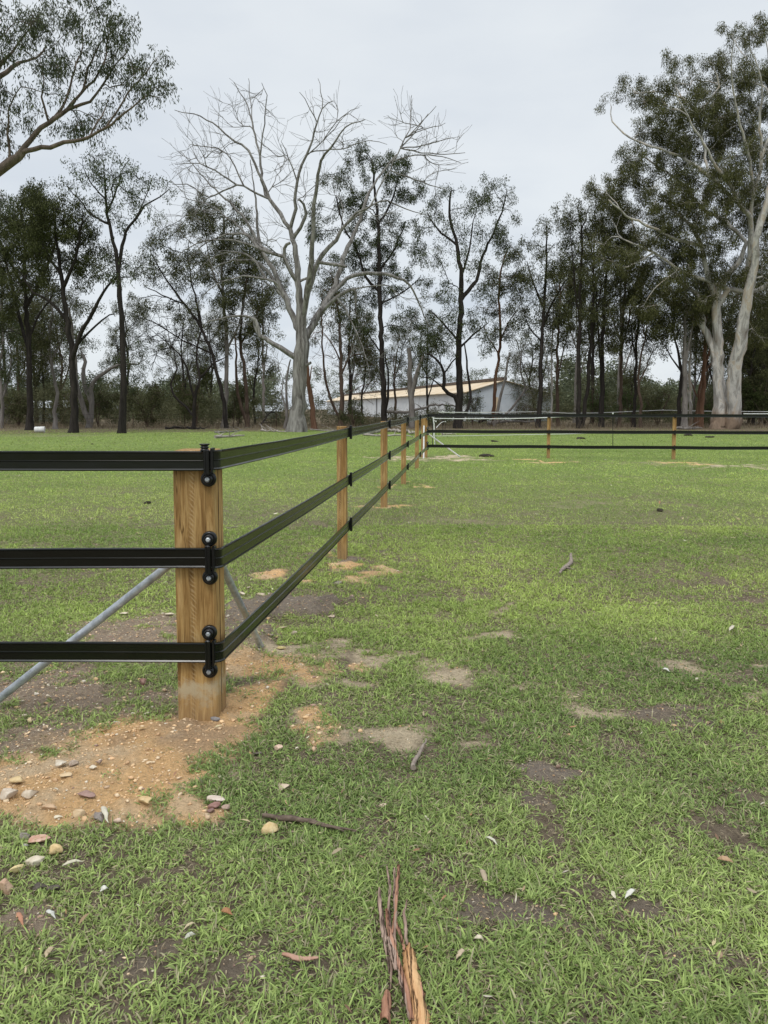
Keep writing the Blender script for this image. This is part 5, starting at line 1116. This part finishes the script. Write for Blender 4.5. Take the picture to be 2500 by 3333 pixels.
poles = [  # base x, width, path, ellipses, bark, label
 ([(1794, 1392), (1797, 1280), (1795, 1150), (1800, 1040), (1806, 960)], 3, [(1810, 960, 40, 40), (1790, 1040, 30, 30)], BARK_PALE, 'very thin pale stem between two dark trunks right of the shed', 66),
 ([(1817, 1390), (1814, 1250), (1816, 1100), (1822, 980), (1826, 880)], 6, [(1830, 870, 40, 40), (1850, 950, 40, 40), (1815, 1030, 40, 40), (1840, 1100, 40, 40)], BARK_BROWN, 'brown trunk right of the very thin pale stem', 67),
 ([(1882, 1392), (1884, 1250), (1887, 1045), (1890, 879), (1894, 746), (1880, 680)], 7.5, [(1870, 680, 50, 30), (1850, 730, 45, 35), (1900, 740, 50, 35), (1890, 820, 50, 40), (1850, 850, 35, 40), (1900, 910, 45, 40), (1870, 1000, 45, 45)], BARK_DARK, 'tall thin dark trunk, left one of the close pair of poles', 60),
 ([(1893, 1390), (1912, 1260), (1924, 1111), (1930, 960), (1932, 846), (1940, 730)], 7, [(1950, 670, 50, 35), (1940, 740, 55, 35), (1985, 760, 45, 40), (1950, 830, 50, 40), (1935, 920, 45, 45), (1960, 1000, 45, 45)], BARK_DARK, 'curved dark trunk, right one of the close pair of poles', 61),
 ([(1957, 1392), (1960, 1250), (1963, 1045), (1977, 879), (1990, 760)], 9, [(1990, 700, 50, 40), (2010, 780, 50, 40), (1980, 860, 50, 40), (2000, 940, 50, 40), (1960, 1030, 50, 45), (1985, 1110, 40, 40)], BARK_DARK, 'thicker black trunk behind the rails, middle of the right grove', 63),
 ([(2016, 1392), (2020, 1300), (2023, 1150), (2030, 1000), (2040, 880), (2050, 800)], 6.5, [(2050, 790, 50, 40), (2060, 870, 50, 40), (2030, 950, 50, 45), (2060, 1020, 50, 45), (2020, 1080, 45, 40)], BARK_BROWN, 'brown grey trunk with fine side twigs right of the black one', 66),
 ([(2062, 1392), (2066, 1300), (2070, 1180), (2075, 1080), (2085, 980), (2100, 900)], 6, [(2100, 900, 50, 40), (2080, 980, 50, 40), (2110, 1040, 50, 40), (2070, 1090, 45, 40), (2130, 960, 40, 40)], BARK_DARK, 'dark trunk left of the curved stem before the sky gap', 64),
 ([(2084, 1392), (2086, 1320), (2078, 1250), (2084, 1180), (2100, 1100), (2115, 1020)], 5.5, [(2130, 1060, 45, 35), (2110, 1120, 45, 35), (2150, 1000, 45, 40)], BARK_BROWN, 'curved brown stem at the left side of the sky gap', 63),
 ([(2210, 1393), (2212, 1300), (2216, 1210), (2210, 1150), (2196, 1110), (2190, 1040)], 7, [(2190, 1040, 50, 35), (2160, 1090, 45, 30), (2230, 1000, 50, 40)], BARK_DARK, 'black charred trunk left of the thick grey one', 61),
 ([(2228, 1394), (2230, 1320), (2228, 1200), (2230, 1080), (2232, 950), (2225, 850)], 10.5, [(2220, 900, 60, 45), (2260, 980, 50, 40), (2190, 960, 50, 45), (2240, 820, 60, 45)], BARK_GREY, 'thick straight grey trunk right of the sky gap', 60),
 ([(2248, 1393), (2247, 1300), (2244, 1200), (2252, 1100), (2262, 1000)], 6, [(2270, 1020, 45, 40), (2255, 1090, 40, 35)], BARK_PALE, 'slim pale trunk touching the thick grey one on its right', 63),
 ([(2280, 1393), (2285, 1300), (2292, 1200), (2296, 1111), (2300, 1020), (2310, 950)], 9, [(2300, 1000, 50, 45), (2280, 1080, 45, 40), (2330, 1060, 40, 50), (2300, 920, 50, 40)], BARK_RED, 'red brown stringy trunk left of the big white gum', 62),
 ([(2262, 1393), (2272, 1300), (2285, 1220), (2300, 1160)], 6, [(2300, 1130, 30, 30)], BARK_RED, 'leaning red brown stem beside the stringy trunk', 64),
 ([(2440, 1385), (2440, 1260), (2450, 1150), (2445, 1040), (2460, 940)], 7, [(2450, 1000, 60, 60), (2480, 1080, 50, 60), (2440, 1120, 50, 50), (2500, 950, 60, 60), (2430, 1200, 50, 50)], BARK_BROWN, 'dark background gum right of the big white gum', 78),
 ([(2490, 1385), (2488, 1260), (2496, 1120), (2490, 980)], 7, [(2500, 1080, 60, 70), (2520, 1180, 60, 60), (2470, 1160, 50, 60), (2480, 900, 60, 60)], BARK_BROWN, 'background gum at the right photo edge', 80),
 ([(60, 1390), (62, 1250), (55, 1120), (60, 1000)], 6, [(60, 1000, 60, 60), (40, 1110, 60, 60), (90, 1080, 60, 60), (70, 1200, 50, 50)], BARK_BROWN, 'brown trunk just left of the leftmost dark gum', 72),
 ([(140, 1388), (142, 1260), (135, 1150), (145, 1050)], 4.5, [(150, 1050, 50, 50), (130, 1140, 50, 50), (160, 1220, 50, 40)], BARK_DARK, 'thin dark stem right of the leftmost dark gum', 75),
 ([(600, 1384), (600, 1250), (590, 1150), (600, 1040)], 4, [(600, 1040, 50, 40), (580, 1120, 50, 40)], BARK_DARK, 'slender stem in the scrub under the leaning gum', 80),
 ([(830, 1384), (826, 1280), (840, 1180), (835, 1100)], 4, [(840, 1120, 40, 40), (860, 1190, 35, 30), (820, 1200, 35, 30)], BARK_DARK, 'thin dark stem between brown gum and dead gum', 75),
 ([(1180, 1384), (1178, 1290), (1190, 1200), (1185, 1100)], 4, [(1190, 1110, 45, 40), (1170, 1190, 40, 40), (1210, 1200, 35, 30)], BARK_DARK, 'thin dark stem left of the dense dark gum', 78),
]
for i, (pa_, w_, el, bk_, lab, Y_) in enumerate(poles):
    k = len(pa_) - 2; a, b, c = pa_[max(k - 2, 1)], pa_[k], pa_[-1]; sg = 1 if i % 2 else -1
    build_tree('gum_tree', lab, 'tree', Y_, [(pa_, w_, 1.6), ([a, ((a[0] + b[0]) / 2 + sg * 22, (a[1] + b[1]) / 2), (b[0] + sg * 38, b[1] + 10)], w_ * .45, 1), ([b, ((b[0] + c[0]) / 2 - sg * 18, (b[1] + c[1]) / 2), (c[0] - sg * 34, c[1] + 8)], w_ * .4, 1)],
      el + [(x_ + 18 * sg, y_ + 45, rx_ * .8, ry_ * .7) for x_, y_, rx_, ry_ in el[::2]], bk_, 200 + i, leaves=92, c0=DK0, c1=OL1, spread=1.4)

# --- the big twin-trunked white gum
build_tree('gum_tree', 'big white gum with twin smooth trunks behind the right rails', 'tree', 59, [
 ([(2345, 1393), (2342, 1340), (2339, 1248), (2339, 1139), (2334, 1049), (2332, 977), (2352, 915), (2399, 860), (2430, 790)], 21, 6),
 ([(2356, 1389), (2378, 1392), (2387, 1340), (2387, 1266), (2401, 1157), (2417, 1067), (2428, 995), (2443, 922), (2457, 850), (2461, 779), (2500, 647), (2530, 520)], [21, 33, 22, 21, 19, 17, 15, 13, 11, 10, 9, 7], 0),
 ([(2338, 1200), (2309, 1110), (2280, 1045), (2262, 1027), (2226, 1005), (2182, 984), (2146, 955), (2110, 933), (2084, 908)], 11, 2.5),
 ([(2285, 1050), (2283, 995), (2262, 951), (2218, 922), (2197, 897), (2171, 872), (2140, 840)], 7, 2),
 ([(2417, 990), (2370, 944), (2327, 922), (2262, 900), (2215, 883), (2150, 835), (2080, 800), (2010, 770)], 8, 2),
 ([(2428, 980), (2450, 948), (2500, 922), (2560, 880)], 8, 4),
 ([(2428, 975), (2435, 886), (2443, 800), (2441, 713), (2408, 667), (2381, 614), (2330, 540), (2290, 470), (2240, 380), (2200, 300)], [10, 9, 8, 7, 6, 5, 4, 3, 2, 1.4], 0),
 ([(2332, 985), (2298, 879), (2285, 800), (2250, 740), (2200, 690), (2150, 640)], 9, 2),
 ([(2381, 614), (2290, 560), (2196, 501), (2096, 468), (2030, 435), (1997, 395), (1990, 348)], 5, 1.5),
 ([(2441, 713), (2450, 600), (2430, 480), (2400, 360), (2380, 240), (2388, 130)], 5.5, 1.2),
 ([(2500, 647), (2480, 520), (2470, 400), (2480, 280), (2440, 150)], 6, 1.2), ([(2480, 500), (2520, 380), (2510, 250), (2490, 120)], 4.5, 1.2),
 ([(2430, 790), (2360, 720), (2290, 680), (2220, 600), (2140, 540), (2080, 500)], 7, 2), ([(2285, 800), (2200, 780), (2120, 740), (2040, 700), (1980, 650)], 6, 2), ([(2330, 540), (2280, 420), (2240, 330), (2150, 300), (2060, 300)], 4, 1.5), ([(2084, 908), (2040, 870), (1990, 850)], 3, 1.5), ([(2400, 360), (2340, 280), (2320, 220)], 4, 1.5)],
 [(1977, 345, 22, 18), (2050, 280, 45, 28), (2100, 320, 50, 30), (2196, 205, 35, 24), (2149, 300, 50, 35), (2240, 270, 55, 40), (2322, 200, 55, 35), (2388, 100, 32, 22), (2445, 125, 38, 35), (2487, 85, 30, 28), (2361, 270, 60, 45), (2440, 230, 50, 50), (2490, 250, 40, 60), (2063, 505, 55, 35), (2130, 430, 65, 45), (2210, 370, 65, 40), (2290, 370, 70, 50), (2370, 360, 60, 50), (2450, 370, 60, 60), (2050, 590, 70, 40), (1975, 610, 50, 28), (2130, 560, 70, 45), (2210, 500, 70, 50), (2300, 480, 70, 50), (2400, 470, 70, 50), (2480, 480, 50, 60), (2080, 680, 80, 45), (1990, 670, 55, 35), (2180, 640, 80, 45), (2270, 590, 70, 45), (2360, 560, 70, 50), (2450, 590, 60, 50), (2130, 740, 80, 40), (2230, 720, 80, 45), (2040, 770, 70, 35), (2330, 660, 70, 45), (2300, 780, 70, 40), (2400, 720, 60, 45), (2170, 820, 70, 35), (2063, 860, 70, 35), (2380, 820, 50, 35), (2480, 700, 50, 50), (1960, 740, 40, 30), (2200, 880, 55, 30), (2120, 930, 50, 22), (2487, 820, 40, 50), (2560, 500, 60, 120), (2560, 300, 50, 120), (2560, 760, 50, 100), (2340, 880, 40, 25), (2490, 990, 35, 40), (2180, 950, 60, 30), (2250, 990, 50, 25), (2120, 990, 60, 25), (2310, 960, 35, 25), (2470, 1080, 40, 40), (2010, 830, 60, 35), (1940, 800, 45, 30), (2400, 900, 35, 30), (2260, 830, 55, 35), (2460, 900, 40, 30), (2300, 330, 60, 40), (2180, 440, 60, 40), (2350, 430, 60, 40), (2240, 660, 70, 45), (2420, 660, 60, 45)],
 BARK_PALE, 61, leaves=185, spacing=.70, L=.15, Wd=.036, rad=.50, twn=5, twl=.66, c0=(.050, .055, .020), c1=(.145, .148, .058), spread=3.0, rt=.009, group=None, n1=18, flare=.8, droop=1.1)

BG = ['thin background gum behind the front row of trunks', 'forked background gum behind the front row of trunks', 'slender background gum with a high crown behind the front row', 'leafy low background gum behind the front row']
protos_ = []
for k, (pth, el) in enumerate([
    ([(1250, 1385), (1252, 1280), (1246, 1180), (1252, 1080), (1250, 980)], [(1250, 980, 55, 45), (1225, 1050, 55, 40), (1280, 1060, 50, 40), (1250, 1130, 60, 40), (1290, 1180, 40, 35)]),
    ([(1250, 1385), (1246, 1290), (1256, 1200), (1240, 1100), (1225, 1010)], [(1215, 1000, 50, 40), (1290, 1010, 45, 40), (1250, 1090, 60, 40), (1200, 1120, 40, 40), (1300, 1120, 45, 45), (1230, 1200, 45, 30)]),
    ([(1250, 1385), (1250, 1260), (1254, 1140), (1248, 1020), (1252, 900)], [(1250, 900, 50, 45), (1270, 970, 50, 40), (1225, 990, 50, 40), (1255, 1060, 50, 35)]),
    ([(1250, 1385), (1256, 1310), (1240, 1240), (1250, 1170), (1245, 1100)], [(1245, 1110, 60, 45), (1200, 1180, 55, 40), (1300, 1180, 55, 40), (1250, 1240, 70, 40), (1210, 1290, 50, 30), (1295, 1290, 50, 30)])]):
    T = build_tree('gum_tree', BG[k], 'tree', 75, [(pth, 5.5, 1.3), ([pth[1], (pth[1][0] + 30, pth[1][1] - 90), (pth[1][0] + 52, pth[1][1] - 190)], 3, 1), ([pth[2], (pth[2][0] - 25, pth[2][1] - 70), (pth[2][0] - 42, pth[2][1] - 150)], 2.5, 1)], el, [BARK_DARK, BARK_BROWN, BARK_GREY, BARK_DARK][k], 700 + k, leaves=95, c0=DK0, c1=OL1, spread=1.6, group=BG[k])
    protos_.append([o for o in bpy.data.objects if o.get('label') == BG[k] and o.type == 'EMPTY'][0])
rb = random.Random(5)
spots = [(25, 2, 76), (120, 0, 82), (205, 1, 78), (420, 0, 92), (600, 3, 92), (690, 0, 76), (860, 2, 88), (1140, 0, 72), (1285, 1, 80), (1390, 0, 84), (1730, 3, 92), (1870, 2, 84), (1925, 0, 78), (2010, 2, 76), (2045, 3, 90), (2255, 2, 84), (2290, 1, 80), (2325, 0, 74), (2410, 1, 76), (2445, 3, 72), (2475, 2, 80), (2510, 0, 74), (2560, 1, 76), (-40, 1, 74), (-100, 0, 78)]
used_ = set()
for px, k, Y in spots:
    src = protos_[k]
    if k in used_:
        o = src.copy(); C.objects.link(o)
        for ch in list(src.children):
            c_ = ch.copy(); C.objects.link(c_); c_.parent = o; c_.matrix_parent_inverse = ch.matrix_parent_inverse
    else: o = src; used_.add(k)
    o.location = ((px - CX) / F_PX * Y, Y, 0); o.rotation_euler = (0, 0, rb.uniform(0, 6.28)); sc_ = rb.uniform(.85, 1.2); o.scale = (sc_, sc_, sc_ * rb.uniform(.92, 1.12))
# ------------------------------------------------------------------ shrubs one can tell apart
def shrub(label, px, pyb, wpx, hpx, Y, c0, c1, seed, leaves=70, dens=1.0, bark=BARK_BROWN):
    b = G(px, pyb) if Y is None else W(px, pyb, Y); Yb = b[1] if Y is None else Y
    limbs = [([(px, pyb), (px + 2, pyb - hpx * .3)], max(1.4, wpx * .02), 1)]
    rr = random.Random(seed)
    for k in range(5):
        a = rr.uniform(-1, 1); limbs.append(([(px, pyb - 2), (px + a * wpx * .15, pyb - hpx * .4), (px + a * wpx * .35, pyb - hpx * .8)], max(1, wpx * .012), .6))
    ell = [(px + rr.uniform(-.35, .35) * wpx, pyb - hpx * rr.uniform(.25, .85), wpx * .22, hpx * .2) for _ in range(int(7 * dens))]
    build_tree('shrub', label, 'shrub', Yb, limbs, ell, bark, seed, spacing=.6, leaves=leaves, L=.13, Wd=.035, rad=.35, twn=4, twl=.45, c0=c0, c1=c1, spread=.8, group='shrubs under the gum trees', droop=.3, flare=0)
shrub('fresh green shrub between the curved pole and the black trunk', 1930, 1388, 90, 150, 68, GR0, (.11, .15, .05), 301)
shrub('light green shrub behind the rails left of the sky gap', 2055, 1388, 90, 130, 68, GR0, (.12, .16, .055), 302)
shrub('dull shrub below the sky gap in the right grove', 2140, 1386, 120, 120, 72, OL0, OL1, 303)
shrub('olive broom like bush behind the middle of the side fence', 1150, 1386, 120, 75, 63, OL0, (.10, .115, .05), 304, 90)
shrub('rounded green bush just left of the black bent gum', 1443, 1384, 70, 60, 62, GR0, GR1, 305, 90)
shrub('tall grey green bush against the shed corner', 1538, 1386, 80, 110, 66, OL0, (.12, .14, .07), 306)
shrub('dark tall shrub tangled around the stem left of the grey pink gum', 640, 1388, 110, 210, 61, DK0, DK1, 307, 90)
shrub('dense dark shrub between the grey pink and brown gums', 775, 1388, 110, 130, 64, DK0, DK1, 308, 90)
shrub('big olive shrub behind the slender black trunk', 480, 1388, 150, 140, 63, DK0, OL1, 309, 80)
shrub('olive shrub between the forked gum and the slender trunk', 320, 1388, 130, 150, 65, DK0, OL1, 310, 80)
shrub('dark shrub at the foot of the leftmost gums', 60, 1390, 130, 120, 66, DK0, OL1, 311, 80)
shrub('low shrub with a brown hue left of the black right trunk', 1700, 1386, 90, 70, 72, (.06, .05, .03), (.13, .11, .065), 312, 70)
shrub('dark green shrub right of the big white gum', 2470, 1384, 110, 190, 72, DK0, GR1, 313, 110, 1.6)
shrub('green shrub peeping out between the twin trunks and red trunk', 2310, 1388, 70, 120, 72, DK0, GR1, 314)
shrub('bushy shrub behind the gnarled low branch at left', 215, 1388, 110, 140, 70, DK0, OL1, 315)

# ------------------------------------------------------------------ undergrowth and the far wood (masses)
def mass(name, label, cat, bands, leaves_n, L, Wd, rad, c0, c1, seed):
    r = np.random.default_rng(seed); Cn = []; stems = MB()
    for (x0, x1, Y0_, Y1_, h0, h1, n, frq) in bands:
        px = r.uniform(x0, x1, n); Y = r.uniform(Y0_, Y1_, n)
        X = (px - CX) / F_PX * Y
        top = h0 + (h1 - h0) * np.clip(fbm(X * frq, Y * frq * .3 + seed, 1, 5, seed) * 2.2 - .45, .02, 1.25)
        z = top * r.uniform(0.02, 1, n) ** .65
        Cn.append(np.stack([X, Y, z], 1))
    Cn = np.vstack(Cn)
    me = leaf_mesh(name, Cn, leaves_n, rad, L, Wd, r, .25, c0, c1); o = link(name, me, LEAF); tag(o, label, cat, kind='stuff'); return Cn
mass('undergrowth', 'tangled olive scrub filling in below the gum trees', 'undergrowth', [
 (-250, 700, 64, 80, .2, 4.3, 700, .3), (640, 920, 68, 80, .2, 3.6, 170, .4), (880, 1420, 66, 76, .1, 2.6, 300, .5), (1420, 1700, 68, 80, .1, 1.5, 80, .5), (1680, 2150, 72, 86, .3, 4.4, 300, .35), (2120, 2330, 74, 88, .3, 3.4, 150, .4), (2300, 2800, 74, 92, 3.0, 10.5, 1300, .3), (1950, 2350, 84, 100, 1, 5.5, 260, .2), (-250, 650, 82, 96, 1, 4.5, 400, .2)], 34, .20, .036, .8, (.062, .066, .032), (.150, .150, .078), 5)
mass('distant_forest', 'far line of grey green forest on the horizon', 'forest', [
 (-600, 900, 110, 150, 2.0, 9.0, 900, .06), (-400, 3000, 225, 300, 5, 15, 1800, .03), (1800, 3000, 105, 150, 2.5, 9, 1000, .06), (1700, 1900, 100, 115, 2, 5.0, 100, .1)], 30, .55, .16, 1.6, (.075, .088, .052), (.150, .170, .100), 9)
# bare twiggy sticks and dry grass at the wood's edge
def brush():
    r = np.random.default_rng(3); V = []; F = []; b = 0
    n = 9000; px = r.uniform(-200, 2700, n); Y = r.uniform(58, 72, n); X = (px - CX) / F_PX * Y; h = r.gamma(2, .16, n) * (1 + 2.2 * (r.uniform(0, 1, n) < .06)); 
    d = np.stack([r.normal(0, .35, n), r.normal(0, .35, n), np.ones(n)], 1); P = np.stack([X, Y, 0 * X], 1); w_ = r.uniform(.006, .016, n)
    V = np.stack([P - [[1, 0, 0]] * w_[:, None], P + [[1, 0, 0]] * w_[:, None], P + d * h[:, None]], 1).reshape(-1, 3)
    F = np.arange(n * 3).reshape(-1, 3); c = np.array([.20, .155, .095]) * r.uniform(.4, 1.3, (n, 1)); 
    o = link('dry_grass', npmesh('dry_grass', V, [F], False, np.repeat(c, 3, 0)), GRASS); tag(o, 'brown dead grass and litter along the foot of the trees', 'dry grass', kind='stuff')
brush()

# ------------------------------------------------------------------ fallen branches at the edge of the paddock
def log(label, pts, r0, mat, subs=(), seed=0, z=.0):
    """pts: photo points of the foot line; lies on the ground"""
    rr = random.Random(seed); P = []
    for p in pts: g = G(p[0], p[1]); P.append((g[0], g[1], (p[2] if len(p) > 2 else .0) + r0 * .8 + z))
    e_ = empty('fallen_branch', (P[0][0], P[0][1], 0), label, 'branch', 'fallen branches at the paddock edge')
    Q, R = interp_path(P, np.linspace(r0, r0 * .35, len(P)), .3); Q[1:-1] += np.random.default_rng(seed).normal(0, r0 * .3, Q[1:-1].shape)
    m = MB(); m.tube(list(Q), list(R), 9); m.build('limb', mat, e_)
    for k in range(subs if isinstance(subs, int) else len(subs)):
        i = rr.randrange(1, len(Q) - 1); a = Q[i]; d = np.array([rr.uniform(-1, 1), rr.uniform(-.6, .6), rr.uniform(0, .5)]); l = rr.uniform(.4, 1.3)
        m = MB(); m.tube([a, a + d * l * .5 + np.array([0, 0, .05]), a + d * l], [R[i] * .5, R[i] * .35, .008], 6); m.build('twig', mat, e_)
log('pale fallen trunk seen between the side fence posts', [(1195, 1417), (1230, 1408), (1270, 1406), (1310, 1410), (1350, 1416)], .17, DEADWOOD_PALE, 7, 1)
log('thin pale branch under the pale fallen trunk', [(1185, 1418), (1240, 1421), (1300, 1420), (1345, 1424)], .07, DEADWOOD_PALE, 5, 2)
log('pale fallen branch in the grass left of the top rail end', [(700, 1427), (740, 1424), (795, 1421)], .10, DEADWOOD_PALE, 4, 3)
log('twiggy pale heap of sticks just left of the dead gum foot', [(850, 1404), (890, 1406), (930, 1408)], .08, DEADWOOD_PALE, 9, 4)
log('grey sticks lying beneath the pinkish grey gum', [(700, 1410), (740, 1408), (790, 1403)], .07, DEADWOOD, 7, 5)
log('dark long branch lying at the scrub edge at left', [(540, 1397), (600, 1396), (665, 1400)], .12, BARK_DARK, 4, 6)
log('broken pale sticks right of the dead gum foot', [(1010, 1400), (1060, 1403), (1110, 1402)], .06, DEADWOOD_PALE, 6, 7)
log('thin pale branch on the grass beyond the far corner', [(1440, 1416), (1460, 1415), (1485, 1416)], .06, DEADWOOD_PALE, 2, 8)
log('dead grey branch propped across the snapped trunk', [(1255, 1388, 1.3), (1330, 1388, 1.1), (1400, 1388, 1.75), (1495, 1390, 1.7)], .16, BARK_GREY, 6, 9)
log('tangle of dark limbs lying before the shed gable', [(1560, 1388, .3), (1620, 1386, .9), (1680, 1386, .6), (1740, 1386, .8)], .14, BARK_DARK, 9, 10)
log('second dark limb heaped under the shed gable', [(1590, 1388, .1), (1650, 1386, .3), (1750, 1386, .2)], .17, BARK_GREY, 7, 11)
log('dead roots and sticks at the foot of the thick grey trunk', [(2205, 1397), (2240, 1398), (2285, 1397)], .12, BARK_GREY, 8, 12)
log('dark bowed branch lying right of the brown gum', [(850, 1392, .2), (880, 1390, 1.2), (905, 1390, 1.0)], .08, BARK_DARK, 8, 13)
# clods and low dark lumps in the far grass
DUNG = mat_simple('dark_clods', (.03, .026, .02), (.075, .062, .045), 10, .95, .8, .05)
for i, (px, py, lab) in enumerate([(1890, 1429, 'dark dung heap seen through the far rails'), (1610, 1438, 'small dark dung heap in the grass beyond the far corner'), (2240, 1418, 'flat dark dung spread left of the white gum foot'), (2310, 1424, 'dark dung patch in front of the white gum foot'),
    (1585, 1487, 'dark earth heap at the right end of the far corner dirt'), (480, 1640, 'dark lump in the grass behind the left rails'), (2150, 1665, 'dark lump out on the paddock at right'), (300, 1447, 'dark lump far out in the grass at left')]):
    g = G(px, py); V, F = rock_mesh(500 + i, .26 if i < 5 else .06, .2 if i < 5 else .05, .09 if i < 5 else .035, 3, 5); V += np.random.default_rng(i).normal(0, .012 if i < 5 else .004, V.shape)
    o = link('dung_heap', npmesh('dung_heap', V, [F], False), DUNG); o.location = (g[0], g[1], .02); tag(o, lab, 'dung heap')
print('objects', len(bpy.data.objects))
